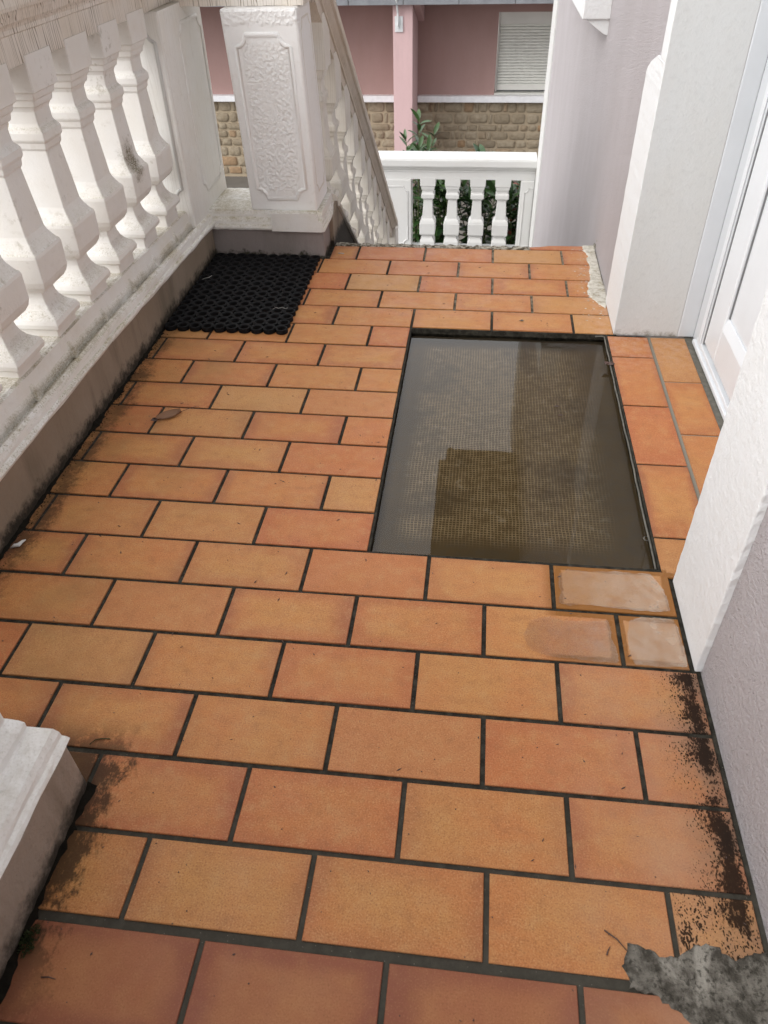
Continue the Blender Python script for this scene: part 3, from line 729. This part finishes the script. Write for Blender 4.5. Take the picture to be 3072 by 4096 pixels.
# ---------------------------------------------------------------- panelled pillar at the stair head
pr = empty('pillar', (-.267, 2.575, .16)); tag(pr, 'thick white pillar with a stippled notched panel at the head of the stairs', 'pillar')
pm = MB(); pm.rings([[(-.386 + dx, 2.470, z), (-.143 + dx * .8, 2.470, z), (-.143 + dx * .8, 2.684, z), (-.386 + dx, 2.684, z)] for z, dx in ((.160, .010), (.40, .004), (.774, -.012))])
part(pm, 'shaft', WHITE_STUCCO, pr, .008)
panel_frame(pr, 'panel_moulding', notched(-.352, -.176, .205, .705, .034), lambda u, v, h: (u - (v - .45) * .03, 2.470 - h, v), WHITE_STUCCO, .0075, .005)
panel_frame(pr, 'panel_moulding', notched(2.50, 2.655, .215, .74, .028), lambda u, v, h: (-.147 - (v - .45) * .03 + h, u, v), WHITE_STAIR, .006, .006)
pc = MB(); pc.box(-.40, -.135, 2.462, 2.70, .945, 1.0); part(pc, 'cap', WHITE_RAIL, pr, .01)

# ---------------------------------------------------------------- stair balustrade
sb = empty('balustrade', (-.195, 3.7, -.8)); tag(sb, 'sloping white balustrade going down beside the steps behind the pillar', 'balustrade', 'white concrete balustrades')
SX = -.195; YE = 4.86
sp_ = MB()
z_at = lambda y: .128 - SLOPE * (y - 2.69)
sp_.rings([[(SX - .094, y, -2.1), (SX + .094, y, -2.1), (SX + .094, y, z), (SX - .094, y, z)] for y, z in ((2.572, z_at(2.690) - .022), (2.69, z_at(2.69)), (YE, z_at(YE)))])
part(sp_, 'plinth', PLINTH, sb)
SB = sym([(.092, -.02), (.1045, -.018), (.1065, -.008), (.102, .004), (.0965, .012), (.086, .024), (.072, .030), (.0695, .034), (.062, .050), (.050, .056)])
part(prism_y([(SX + x, z) for x, z in SB], 2.690, YE, z_at(2.69), z_at(YE), 40, .0008), 'base_rail', WHITE_STAIR, sb)
zr = lambda y: .763 - .732 * (y - 2.69)
SR = sym([(.060, 0), (.060, .050), (.067, .053), (.067, .062), (.078, .078), (.084, .090), (.093, .094), (.095, .100), (.095, .128), (.088, .138), (.07, .145)])
part(prism_y([(SX + x, z) for x, z in SR], 2.690, YE + .03, zr(2.69), zr(YE + .03), 50, .0008), 'handrail', WHITE_RAIL_STAIR, sb)
BALS = baluster_mesh(ext_bot=.09, ext_top=.11)
for k in range(10):
    y = 2.845 + .198 * k
    put_baluster(sb, SX, y, z_at(y) + .044, WHITE_STAIR, me=BALS)

# ---------------------------------------------------------------- landing balustrade
lnb = empty('balustrade', (.3, 6.12, -1.6)); tag(lnb, 'short bright white balustrade with four balusters at the foot of the steps', 'balustrade', 'white concrete balustrades')
LYC = 6.16; LZ = -.815
BALB = baluster_mesh(prof=PROF_B)
for x in (.021, .221, .421, .621): put_baluster(lnb, x, LYC, LZ - .556, WHITE_CLEAN, me=BALB)
part(prism_x([(LYC + a, z + LZ) for a, z in RAIL], -.62, .866, 12, .0006), 'handrail', WHITE_CLEAN, lnb)
part(prism_x([(LYC + a, z + LZ - .65) for a, z in BASE2], -.62, .866, 6, .0006), 'base_rail', WHITE_CLEAN, lnb)
lp = MB(); lp.box(-.62, .866, LYC - .092, LYC + .092, -2.1, LZ - .648); part(lp, 'plinth', PLINTH_FAR, lnb)
for x0, x1 in ((-.60, -.112), (.762, .866)):
    q = MB(); q.box(x0, x1, LYC - .075, LYC + .075, LZ - .57, LZ - .001); part(q, 'end_post', WHITE_CLEAN, lnb, .006)
    u0, u1 = (-.40, -.14) if x0 < 0 else (.79, .90)
    if x0 < 0: panel_frame(lnb, 'panel_moulding', notched(u0, u1, LZ - .52, LZ - .055, .035), lambda u, v, h: (u, LYC - .075 - h, v), WHITE_CLEAN, .007, .006)
    else: 
        mb = MB(); ol = [(.862, LZ - .055), (.825, LZ - .055)] + [(.790 + .035 * cos(radians(a)), LZ - .055 + .035 * sin(radians(a))) for a in (0, -30, -60, -90)] + [(.79, LZ - .52), (.862, LZ - .52)]
        rs = []
        for i, p in enumerate(ol):
            rs.append([(p[0] + a * .006, LYC - .075 - h, p[1] + a * .004) for a, h in ((-1, 0), (-.6, .005), (.6, .005), (1, 0))])
        mb.rings(rs, cap=False, closed=False); part(mb, 'panel_moulding', WHITE_CLEAN, lnb)
# newel standing at the foot of the stair rail
nw = MB(); nw.box(SX - .085, SX + .085, YE + .0, YE + .17, -1.6, zr(YE) + .06); part(nw, 'newel', WHITE_STAIR, sb, .008)

# ---------------------------------------------------------------- pedestal in the near left corner
nb_ = empty('pedestal', (-.235, -.1, 0)); tag(nb_, 'white moulded pedestal end with grimy brown foot in the near left corner', 'pedestal')
n1 = MB(); n1.rings([[(-.36, -.9, -.02), (-.121, -.9, -.02), (-.121, .322, -.02), (-.138, .338, -.02), (-.36, .338, -.02)], [(-.36, -.9, .147), (-.1225, -.9, .147), (-.1225, .318, .147), (-.128, .326, .147), (-.36, .326, .147)]])
part(n1, 'plinth', PLINTH_PED, nb_, .004)
ped = [(.0, .0), (.012, .001), (.0155, .006), (.012, .011), (.006, .014), (.004, .022), (-.002, .030), (-.020, .034), (-.032, .033), (-.036, .036), (-.037, .046), (-.043, .052), (-.056, .055), (-.060, .057)]
rings = []
for a, z in ped:
    x1, y1 = -.119 + a, .312 + a * .12
    rings.append([(-.362 - a, -.9, .144 + z), (x1, -.9, .144 + z)] + [(x1 + random.uniform(-.0012, .0012), -.9 + (y1 + .9) * t / 40, .144 + z + random.uniform(-.0008, .0008)) for t in range(1, 41)] + [(-.362 - a, y1, .144 + z)])
n2 = MB().rings(rings); part(n2, 'base_moulding', WHITE_PED, nb_)
n3 = MB(); n3.box(-.30, -.178, -.9, .305, .19, .95); part(n3, 'shaft', WHITE, nb_, .006)

# ================================================================ own house
hs_ = empty('house', (.877, 0, 0)); tag(hs_, 'mauve rendered house on the right with a white banded doorway', 'house')
WX = .877
w = MB()
w.box(WX, 1.5, -9, .8685, -2.1, 3.1); w.box(WX, 1.5, 1.919, 6.05, -2.1, 3.1); w.box(WX, 1.5, .8685, 1.919, 2.2, 3.1)
w.box(1.16, 1.5, .8685, 1.919, -.1, 2.2)
part(w, 'wall', MAUVE, hs_)
# door bands
def rough_strip(x0, x1, y0, y1, z0, z1, n, wob):
    mb = MB(); rings = []
    for k in range(n + 1):
        z = z0 + (z1 - z0) * k / n; j = lambda: random.uniform(-wob, wob)
        rings.append([(x0 + j() * .08, y0 + j(), z), (x1, y0 + j() * .6, z), (x1, y1, z), (x0 + j() * .08, y1 + j(), z)])
    return mb.rings(rings)
part(rough_strip(.8645, .8790, .644, .8695, .001, 2.3, 160, .0017), 'door_band', BAND, hs_, .0025)
bd = MB()
rings = []
zz = [.001 + .66 * k / 40 for k in range(41)]
yedge = [2.145] * 41
for t in range(1, 9): zz.append(.661 + .060 * t / 8 * (1.0)); yedge.append(2.145 - .125 * (1 - cos(pi / 2 * t / 8)))
for y_, z in zip(yedge, zz):
    j = random.uniform(-.0012, .0012); rings.append([(.8660 + j * .4, 1.9165 + j, z), (.8785, 1.9165, z), (.8785, y_, z), (.8660 + j * .4, y_, z)])
bd.rings(rings); part(bd, 'door_band', BAND, hs_, .003)
part(rough_strip(.8655, .8788, 1.9168, 1.985, .720, 2.3, 60, .001), 'door_band', BAND, hs_, .003)
rv = MB(); rv.box(.8672, 1.052, 1.9145, 1.9195, .002, 2.2); part(rv, 'reveal', REVEAL, hs_)
rv = MB(); rv.box(.8672, 1.10, .8680, .8725, .002, 2.2); part(rv, 'reveal', REVEAL, hs_)
# door frame, leaf and sill
df = MB(); df.box(1.0525, 1.100, 1.9095, 1.9165, .004, 2.15)
df.box(1.098, 1.15, 1.815, 1.9095, .004, 2.15); df.box(1.098, 1.15, .8726, .975, .004, 2.15); df.box(1.098, 1.15, .975, 1.815, 2.05, 2.15)
part(df, 'door_frame', PVC_GREY, hs_, .003)
lip = MB(); lip.box(1.0935, 1.0975, 1.822, 1.845, .03, 2.1); part(lip, 'frame_bead', PVC, hs_, .0015)
gk = MB(); gk.box(1.1005, 1.14, 1.8100, 1.8148, .034, 2.05); part(gk, 'gasket', GASKET, hs_)
dr = MB()
dr.box(1.102, 1.14, 1.693, 1.8095, .040, 2.04); dr.box(1.102, 1.14, .981, 1.10, .040, 2.04); dr.box(1.102, 1.14, 1.10, 1.693, .040, .142); dr.box(1.102, 1.14, 1.10, 1.693, .95, 1.05); dr.box(1.102, 1.14, 1.10, 1.693, 1.93, 2.04)
door = part(dr, 'door', PVC, hs_, .004)
gl = MB(); gl.box(1.114, 1.13, 1.10, 1.6885, .142, .95); gl.box(1.114, 1.13, 1.10, 1.6885, 1.05, 1.93)
o = part(gl, 'panel', PVC, hs_)
bd_ = MB()
bd_.rings([[(1.1, y, .143), (1.1135, y, .143), (1.1135, y, .170), (1.110, y, .170)] for y in (1.10, 1.692)])
part(bd_, 'glazing_bead', PVC, hs_, .001)
g3 = MB(); g3.box(1.110, 1.1136, 1.6895, 1.6928, .143, .95); part(g3, 'gasket', GASKET, hs_)
ts = MB(); ts.box(1.089, 1.15, .8726, 1.880, .003, .016); ts.box(1.096, 1.15, .8726, 1.865, .016, .030)
part(ts, 'threshold', PVC, hs_, .0025)
sl2 = MB(); sl2.box(1.0735, 1.0955, .8726, 1.9145, -.004, .0012); part(sl2, 'sealant_joint', SEAL, hs_)
hd = MB(); hd.tube([(1.10, 1.05, 1.02), (1.06, 1.05, 1.02), (1.055, 1.06, 1.02), (1.055, 1.17, 1.02)], .009, 8); part(hd, 'handle', METAL, hs_)
# corner trim at the far end of the wall, ledge block and eave
ct = MB(); ct.box(.8665, .90, 5.74, 6.062, -2.1, 3.1); part(ct, 'corner_band', WHITE_CLEAN, hs_, .004)
lg = MB(); lg.box(.777, .8795, 3.12, 4.6, .652, .80); part(lg, 'window_ledge', BAND, hs_, .004)
lg = MB(); lg.add([(.79, 3.13, .653), (.8795, 3.13, .653), (.8795, 3.13, .600), (.86, 3.13, .607), (.80, 3.40, .653), (.8795, 3.40, .653), (.8795, 3.34, .602)], [(0, 1, 2, 3), (0, 3, 6, 4), (3, 2, 6), (4, 5, 1, 0), (1, 5, 6, 2), (4, 6, 5)])
part(lg, 'corbel', BAND, hs_)
ev = MB(); ev.box(.286, 1.5, -9, 5.10, 2.70, 2.86); ev.box(.30, .34, -9, 5.08, 2.665, 2.70); part(ev, 'eave', SOFFIT, hs_)
rf = MB(); rf.rings([[(.22, y, 2.87), (4.5, y, 2.87), (4.5, y, 5.2), (3.0, y, 5.2)] for y in (-9, 5.18)]); part(rf, 'roof', SOFFIT, hs_)
bk = MB(); bk.box(1.5, 4.4, -9, 6.05, -2.1, 3.1); part(bk, 'wall', MAUVE, hs_)
# cracked mortar at the foot of the wall
ck = MB()
for (x, y, z, r) in ((.8755, 2.60, .010, .010), (.876, 2.585, .035, .005), (.8745, 2.62, .003, .012)):
    ck.add([(x, y + r * cos(a * pi / 3) * random.uniform(.6, 1.3), z + r * sin(a * pi / 3) * random.uniform(.6, 1.3)) for a in range(6)] + [(x - .002, y, z)], [(a, (a + 1) % 6, 6) for a in range(6)])
part(ck, 'chipped_render', EDGE_MORTAR, hs_)

# ================================================================ neighbour house
nh = empty('house', (0, 10.35, -2.1)); tag(nh, 'pink rendered house with a sandstone plinth across the garden', 'house')
YW = 10.35
w = MB(); w.box(-9, .545, YW, YW + .4, -1.155, .6); w.box(.545, 1.75, YW, YW + .4, -1.155, -1.085); w.box(.545, 1.75, YW, YW + .4, -.22, .6); w.box(1.75, 8, YW, YW + .4, -1.155, .6)
part(w, 'wall', PINK, nh)
pp_ = MB(); pp_.box(-.625, -.405, 9.6, YW + .01, -2.1, -.045); part(pp_, 'pilaster', PINK_PILLAR, nh, .004)
lgx = MB(); lgx.box(-9, -.629, YW - .085, YW + .03, -1.155, -1.085); lgx.box(-.401, 8, YW - .085, YW + .03, -1.155, -1.085); part(lgx, 'ledge', LEDGE, nh, .006)
mbk = MB(); mbk.box(-9, 8, YW + .02, YW + .42, -2.1, -1.157); mort = part(mbk, 'stone_plinth', MORTAR, nh)
def stone_poly(wd, ht, seed):
    random.seed(seed); out = []; r = min(wd, ht) * random.uniform(.16, .34)
    for (cx, cz, a0) in ((wd / 2 - r, ht / 2 - r, 0), (-wd / 2 + r, ht / 2 - r, 90), (-wd / 2 + r, -ht / 2 + r, 180), (wd / 2 - r, -ht / 2 + r, 270)):
        jx, jz = random.uniform(-.08, .02) * ht, random.uniform(-.06, .02) * ht
        for k in range(3):
            a = radians(a0 + 45 * k); out.append((cx + r * cos(a) + (jx if cx > 0 else -jx), cz + r * sin(a) + (jz if cz > 0 else -jz)))
    return out
def stone_mb(mb, x, z, wd, ht, seed):
    po = stone_poly(wd, ht, seed); d = random.uniform(.010, .022); cx = random.uniform(-.1, .1) * wd; cz = random.uniform(-.1, .1) * ht
    mb.rings([[(x + a, YW + .03, z + b) for a, b in po], [(x + a * .97, YW + .02 - d * .55, z + b * .96) for a, b in po], [(x + a * .78 + cx * .1, YW + .02 - d, z + b * .72) for a, b in po], [(x + cx, YW + .018 - d * 1.1, z + cz)] * len(po)], cap=False)
rest = MB(); sid = 0; z = -1.162
while z > -2.08:
    h = random.choice((.085, .10, .115, .13)); h = min(h, z + 2.095)
    if h < .05: break
    x = -8.9 + random.uniform(0, .2)
    while x < 7.9:
        random.seed(1000 + sid); wdt = random.choice((.06, .11, .14, .17, .19, .22, .25)); sid += 1
        if -3.3 < x < 1.35:
            s = MB(); stone_mb(s, x + wdt / 2, z - h / 2, wdt - .013, h - .012, sid); o = part(s, 'stone', STONE, mort, 0, True)
        else: stone_mb(rest, x + wdt / 2, z - h / 2, wdt - .013, h - .012, sid)
        x += wdt
    z -= h
o = part(rest, 'stones', STONE, mort, 0, True); o['kind'] = 'stuff'
random.seed(21)
# roller shutter window
shb = MB(); shb.box(.55, 1.74, YW + .035, YW + .12, -.345, -.222); sh = part(shb, 'roller_shutter', SHUTTER_BOX, nh, .004)
z = -.347; first = None
while z > -.985:
    if first is None:
        s = MB(); hh = .031
        s.rings([[(x, YW + .09 - d, -hh * t) for t, d in ((0.02, 0), (.25, .009), (.55, .011), (.9, .004), (.96, -.004), (.5, -.006))] for x in (.575, 1.72)])
        first = part(s, 'slat', SHUTTER, sh); first.location = first.location + Vector((0, 0, z)); zz0 = z
    else:
        c = first.copy(); COL.objects.link(c); c.location = first.location + Vector((0, 0, z - zz0))
    z -= .0315
bt = MB(); bt.box(.575, 1.72, YW + .07, YW + .10, -1.045, -.99); part(bt, 'bottom_bar', SHUTTER_BOX, sh, .004)
for xa in (.552, 1.721):
    gr_ = MB(); gr_.box(xa, xa + .02, YW + .06, YW + .11, -1.06, -.306); part(gr_, 'guide_rail', SHUTTER_BOX, sh)
bkx = MB(); bkx.box(.56, 1.74, YW + .125, YW + .14, -1.07, -.23); part(bkx, 'pane', GASKET, sh)
sil = MB(); sil.box(.546, 1.749, YW + .0, YW + .125, -1.082, -1.068); part(sil, 'window_sill', SHUTTER, nh)
# overhanging beam with concrete face panels
bm_ = MB(); bm_.box(-9, 8, 9.52, 9.58, -.042, .30); beam = part(bm_, 'eave_beam', CONCRETE, nh)
x = -8.9
while x < 7:
    q = MB(); q.box(x + .004, x + .596, 9.505, 9.522, -.044, .29); part(q, 'fascia_panel', BEAM, beam, .003); x += .60
so = MB(); so.box(-9, 8, 9.58, YW + .3, -.035, .25); part(so, 'soffit', PINK, nh)
for xa in (-.40,):
    k = MB(); k.rings([[(xx, 9.62, -.037), (xx, YW - .01, -.037), (xx, YW - .01, -.30), (xx, 9.62, -.06)] for xx in (xa, xa + .07)]); part(k, 'bracket', PINK_PILLAR, nh)
rr = MB(); rr.rings([[(x, 9.3, .31), (x, 15, 2.3), (x, 15, 2.2), (x, 9.3, .27)] for x in (-9.2, 8.2)]); part(rr, 'roof', SOFFIT, nh)
# awning rod and plate on the pilaster
wr = empty('bracket', (-.58, 9.59, -.2)); tag(wr, 'small white plate with a thin rod fixed to the pink pilaster', 'bracket')
q = MB(); q.box(-.602, -.512, 9.582, 9.598, -.305, -.155); part(q, 'plate', METAL, wr, .004)
q = MB(); q.tube([(-.566, 9.562, -.245), (-.566, 9.560, -.12), (-.575, 9.488, .03), (-.592, 9.485, .5)], .011, 8); q.box(-.575, -.557, 9.56, 9.583, -.265, -.235); part(q, 'rod', METAL, wr)

# ================================================================ laurels behind the landing balustrade
def leaf_mesh(L=.12, W=.036, name='leaf', mat=LEAF, curl=.25):
    n = 6; v = []; f = []
    for i in range(n + 1):
        t = i / n; wdt = W / 2 * (sin(pi * min(1, t * .96 + .02)) ** .75) * (1.0 if i not in (0, n) else .1)
        y = L * t; z = -curl * L * t * t
        v += [(-wdt, y, z + wdt * .35), (0, y, z), (wdt, y, z + wdt * .35)]
    for i in range(n):
        a = i * 3
        for k in (0, 1): f.append((a + k, a + k + 1, a + k + 4, a + k + 3))
    me = bpy.data.meshes.new(name); me.from_pydata(v, [], f); me.materials.append(mat)
    for p in me.polygons: p.use_smooth = True
    return me
LM = [leaf_mesh(.165, .054), leaf_mesh(.14, .048, curl=.4), leaf_mesh(.185, .056, curl=.12)]
RL = leaf_mesh(.085, .04, mat=RED_LEAF)
def shrub(name, x, y, top, spread, stems, per, label, cat, red=0.0, seed=1, z0=-2.09, group=None, lsc=1.0):
    random.seed(seed); root = empty(name, (x, y, z0)); tag(root, label, cat, group)
    st = MB(); H = top - z0; pend = []
    for s in range(stems):
        a = 2 * pi * s / stems + random.uniform(-.4, .4); d = spread * (random.uniform(.15, 1.0) if s else .05); hh = H * random.uniform(.78, 1.0) * (1 - .10 * (d / spread)) if s else H
        p = [(d * .35 * cos(a) * t / 5 * 1.0 + d * .65 * cos(a) * (t / 5) ** 2 , d * .35 * sin(a) * t / 5 + d * .65 * sin(a) * (t / 5) ** 2, hh * t / 5) for t in range(6)]
        st.tube(p, [.011, .010, .009, .007, .005, .003], 6)
        for i in range(per):
            t = 1 - .78 * (i / per) ** 1.25; k = t * 5; i0 = min(4, int(k)); fr = k - i0
            q = Vector(p[i0]).lerp(Vector(p[i0 + 1]), fr); az_ = i * 2.399 + random.uniform(-.3, .3)
            up = .95 - .9 * (1 - t) * 2 if i > 4 else 1.15 - .1 * i
            pend.append((q, az_, max(-.25, up) + random.uniform(-.25, .25)))
    st.build('stem', BARK, root, True)
    for i, (q, az_, up) in enumerate(pend):
        isred = random.random() < red
        o = bpy.data.objects.new('leaf', RL if isred else random.choice(LM)); COL.objects.link(o); o.parent = root
        o.location = q; o.rotation_euler = (up, random.uniform(-.3, .3), az_); s = random.uniform(.75, 1.15) * lsc; o.scale = (s, s, s)
shrub('laurel_shrub', -.13, 7.02, -.60, .17, 8, 32, 'tall laurel whose leafy top rises above the landing balustrade by the pilaster', 'shrub', seed=3, lsc=.72, group='laurels beyond the landing')
shrub('laurel_shrub', .12, 6.75, -.95, .26, 9, 32, 'dark laurel seen between the first and second landing balusters', 'shrub', seed=5, group='laurels beyond the landing')
shrub('laurel_shrub', .45, 6.8, -.84, .26, 9, 32, 'laurel with upright shoots behind the middle landing balusters', 'shrub', seed=8, group='laurels beyond the landing')
shrub('laurel_shrub', .78, 6.85, -.98, .26, 9, 32, 'laurel with a few reddish leaves behind the rightmost landing baluster', 'shrub', red=.13, seed=12, group='laurels beyond the landing')
random.seed(33)

# ================================================================ rubber mat
def make_mat():
    x0, x1, y0, y1 = -.524, -.128, 1.838, 2.442
    nx, ny = 10, 15; px, py = (x1 - x0) / nx, (y1 - y0) / ny; T = .0135; Z0 = .0012; ri = .0128; rs = .0058; N = 16
    mb = MB()
    for j in range(ny):
        for i in range(nx):
            cx, cy = x0 + px * (i + .5), y0 + py * (j + .5); zt = Z0 + T + random.uniform(-.0006, .0006)
            inn, out = [], []
            for k in range(N):
                a = 2 * pi * k / N; c, s = cos(a), sin(a)
                ro = min(px / 2 / max(1e-6, abs(c)), py / 2 / max(1e-6, abs(s)))
                if k % 4 == 2: ro = math.hypot(px, py) / 2 - rs
                edge = (i == 0 and c < -.3) or (i == nx - 1 and c > .3) or (j == 0 and s < -.3) or (j == ny - 1 and s > .3)
                if edge: ro = min(ro, .0188)
                inn.append((cx + ri * c, cy + ri * s)); out.append((cx + ro * c, cy + ro * s))
            o = len(mb.v)
            for L, z in ((inn, zt - .001), (inn, Z0), (out, zt), (out, Z0)): mb.v += [(p[0], p[1], z) for p in L]
            mid = [((a[0] * .7 + b[0] * .3), (a[1] * .7 + b[1] * .3)) for a, b in zip(inn, out)]
            mb.v += [(p[0], p[1], zt + .0008) for p in mid]
            for k in range(N):
                l = (k + 1) % N
                mb.f += [(o + k, o + l, o + N + l, o + N + k), (o + 4 * N + k, o + 4 * N + l, o + l, o + k), (o + 2 * N + k, o + 2 * N + l, o + 4 * N + l, o + 4 * N + k), (o + 3 * N + k, o + 3 * N + l, o + 2 * N + l, o + 2 * N + k)]
    o = mb.build('doormat', RUBBER); fixn(o); tag(o, 'black rubber doormat of joined rings in the far corner below the balustrade', 'doormat')
make_mat()

# ================================================================ small things lying about
def bits(name, mb, mat, label, cat, smooth=True):
    o = mb.build(name, mat, None, smooth); return tag(o, label, cat)
# curled brown leaf with stalk
lf = empty('fallen_leaf', (-.345, 1.362, .002)); tag(lf, 'brown curled leaf with a long stalk lying on the tiles near the left plinth', 'leaf'); lf.rotation_euler = (0, 0, radians(38))
m = MB(); n = 9
for i in range(n + 1):
    t = i / n; wd_ = .0125 * sin(pi * min(.97, max(.04, t))) ** .7; x = -.030 + .066 * t
    m.v += [(x, -wd_, .004 + .006 * abs(t - .4)), (x, -wd_ * .45, .0015), (x, wd_ * .3, .003), (x, wd_ * .9, .0125)]
for i in range(n):
    for k in range(3): m.f.append((i * 4 + k, i * 4 + k + 1, i * 4 + k + 5, i * 4 + k + 4))
m.build('blade', DRY, lf, True)
m = MB(); m.tube([(.034, 0, .003), (.05, .001, .004), (.066, -.002, .007), (.078, -.008, .010)], .0007, 5); m.build('stalk', DRY_DARK, lf, True)
m = MB(); m.add([(-.034, -.006, .002), (-.026, .004, .002), (-.040, .004, .009), (-.048, .002, .004), (-.036, -.002, .012)], [(0, 1, 2), (0, 2, 3), (1, 4, 2), (0, 4, 1)]); m.build('tip', DRY_DARK, lf)
m = MB(); m.add([(0, 0, 0), (.012, -.006, .004), (.020, .004, .002), (.012, .010, .006), (-.002, .014, .001), (-.012, .006, .008), (-.008, -.004, .003), (.004, .004, .007)], [(7, 0, 1), (7, 1, 2), (7, 2, 3), (7, 3, 4), (7, 4, 5), (7, 5, 6), (7, 6, 0)])
o = bits('fallen_leaf', m, DRY_DARK, 'crumpled dark leaf caught on the right rim of the flooded recess', 'leaf', False); o.location = (.832, 1.735, -.002)
for loc, sc, lab in (((.677, 1.528, -.0185), 1.0, 'tiny dark leaf scrap floating farther back in the recess puddle'), ((.684, 1.486, -.0185), .9, 'tiny dark leaf scrap floating nearer the camera in the recess puddle')):
    m = MB(); m.add([(-.008, 0, 0), (-.002, -.005, .0006), (.007, -.002, .001), (.006, .004, .001), (0, .005, .0006), (0, 0, .0012)], [(5, 0, 1), (5, 1, 2), (5, 2, 3), (5, 3, 4), (5, 4, 0)])
    o = bits('leaf_scrap', m, DRY_DARK, lab, 'leaf'); o.location = loc; o.scale = (sc,) * 3
m = MB(); m.tube([(-.014, -.008, .001), (-.006, -.004, .005), (.001, 0, .004), (.006, .009, .006), (.008, .018, .003)], [.001, .004, .005, .0035, .0012], 6)
o = bits('paper_scrap', m, WHITE_CLEAN, 'small white scrap lying in the dark gutter beside the left plinth', 'scrap'); o.location = (-.503, .845, .001)
m = MB(); m.tube([(-.014, -.008, .001), (-.008, .001, .001), (0, .004, .001), (.010, .005, .001), (.016, .005, .001)], .0009, 5)
o = bits('grass_blade', m, MOSS, 'curved green grass blade on the tile beyond the near pedestal', 'grass blade'); o.location = (-.136, .402, .001)
for loc, a, L, lab in (((.676, .180, .001), -.7, .036, 'longer dark twig beside the cement patch'), ((.665, .166, .001), 1.1, .012, 'shorter dark twig beside the cement patch'), ((-.062, .055, .001), 0.0, .02, 'dark pine needle on the red tile by the near pedestal')):
    m = MB(); m.tube([(-L / 2, 0, 0), (0, L * .06, .001), (L / 2, 0, 0)], [.0011, .0009, .0005], 5); o = bits('twig', m, DRY_DARK, lab, 'twig'); o.location = loc; o.rotation_euler = (0, 0, a)
m = MB(); m.tube([(-.011, 0, 0), (-.003, .001, .001), (.011, 0, 0)], .0016, 6); o = bits('straw', m, THREAD, 'short pale straw on the first tile beside the pillar foot', 'straw'); o.location = (-.062, 2.492, .002)
m = MB(); m.add([(-.008, 0, 0), (0, -.005, .002), (.009, 0, 0), (.002, .006, .002), (0, 0, .004)], [(4, 0, 1), (4, 1, 2), (4, 2, 3), (4, 3, 0)]); o = bits('grit_chip', m, CEMENT, 'grey chip of grit on the tile behind the flooded recess', 'chip'); o.location = (.592, 1.989, .001)
m = MB(); m.tube([(.0, 0, 0), (.008, .010, .002), (.018, .006, .001), (.028, .012, .002), (.04, .006, .001), (.048, .010, .001)], .0006, 5); o = bits('thread', m, THREAD, 'pale curly thread on the right part of the black doormat', 'thread'); o.location = (-.205, 1.985, .0155)
m = MB(); m.tube([(.0, 0, 0), (.010, .006, .002), (.020, .014, .001), (.026, .028, .002)], .0007, 5); o = bits('thread', m, THREAD, 'pale bent thread at the left rear edge of the black doormat', 'thread'); o.location = (-.505, 2.20, .0155)
def moss_clump(x, y, s, lab, n=90):
    m = MB()
    for _ in range(n):
        a = random.uniform(0, 2 * pi); r = s * random.random() ** .6; px, py = x + r * cos(a) * .6, y + r * sin(a); h = s * .5 * (1 - (r / s) ** 2) + .002
        for k in range(3):
            b_ = random.uniform(0, 2 * pi); e = random.uniform(.0015, .004)
            m.add([(px, py, h * .3), (px + e * cos(b_), py + e * sin(b_), h), (px + e * cos(b_ + 1), py + e * sin(b_ + 1), h * .9)], [(0, 1, 2)])
    o = m.build('moss', MOSS); tag(o, lab, kind='stuff'); return o
moss_clump(-.108, .095, .020, 'green moss tuft at the foot of the near pedestal')
moss_clump(-.518, 2.43, .022, 'moss tuft in the far inner corner of the plinth behind the doormat')
# grit scattered on the tiles and in the dirty gutter
m = MB(); g = MB()
for _ in range(900):
    x, y = random.uniform(-.5, .86), random.uniform(.02, 2.55)
    if PX0 - .01 < x < 1.0 and .89 < y < 1.92: continue
    if x < -.1 and y < .34: continue
    r = random.choice((.0006, .0008, .001, .0014)); a = random.uniform(0, 6); L = r * random.choice((1, 1, 2, 4))
    m.add([(x - L * cos(a), y - L * sin(a), .0008), (x + r * sin(a), y - r * cos(a), .0008), (x + L * cos(a), y + L * sin(a), .0008), (x - r * sin(a), y + r * cos(a), .0008), (x, y, .0008 + r)], [(0, 1, 4), (1, 2, 4), (2, 3, 4), (3, 0, 4)])
o = m.build('grit', DRY_DARK); tag(o, 'specks of grit and plant debris scattered over the tiles', kind='stuff')
def dirt_fillet(x, y0, y1, w, seed):
    rings = []; n = int((y1 - y0) / .006)
    for k in range(n + 1):
        y = y0 + (y1 - y0) * k / n
        a = w * (.55 + .9 * max(-.5, mn.noise(Vector((y * 14, seed, 0)))) + .5 * mn.noise(Vector((y * 70, seed, 3)))); a = max(.0012, a)
        h = a * (.75 + .5 * mn.noise(Vector((y * 50, seed, 7))))
        rings.append([(x - .004, y, -.002), (x + a * 1.25, y, -.0015), (x + a * .75, y, h * .18), (x + a * .3, y, h * .55), (x - .0015, y, h * 1.1)])
    g.rings(rings, cap=False, closed=False)
dirt_fillet(-.527, .2, 2.43, .011, 1.0)
dirt_fillet(-.1195, -.2, .325, .011, 5.0)
for _ in range(500):
    y = random.uniform(.6, 2.3); x = -.522 + abs(random.gauss(0, .010)); r = random.uniform(.0007, .0022); a = random.uniform(0, 6)
    g.add([(x + r * cos(a + k * 2.1), y + r * sin(a + k * 2.1), 0) for k in range(3)] + [(x, y, r * 1.2)], [(0, 1, 3), (1, 2, 3), (2, 0, 3)])
o = g.build('gutter_dirt', simple('black_dirt', (.013, .011, .008), .95, 90, .4, .002, .1)); tag(o, 'crust of black dirt in the angle between the tiles and the plinths', kind='stuff')
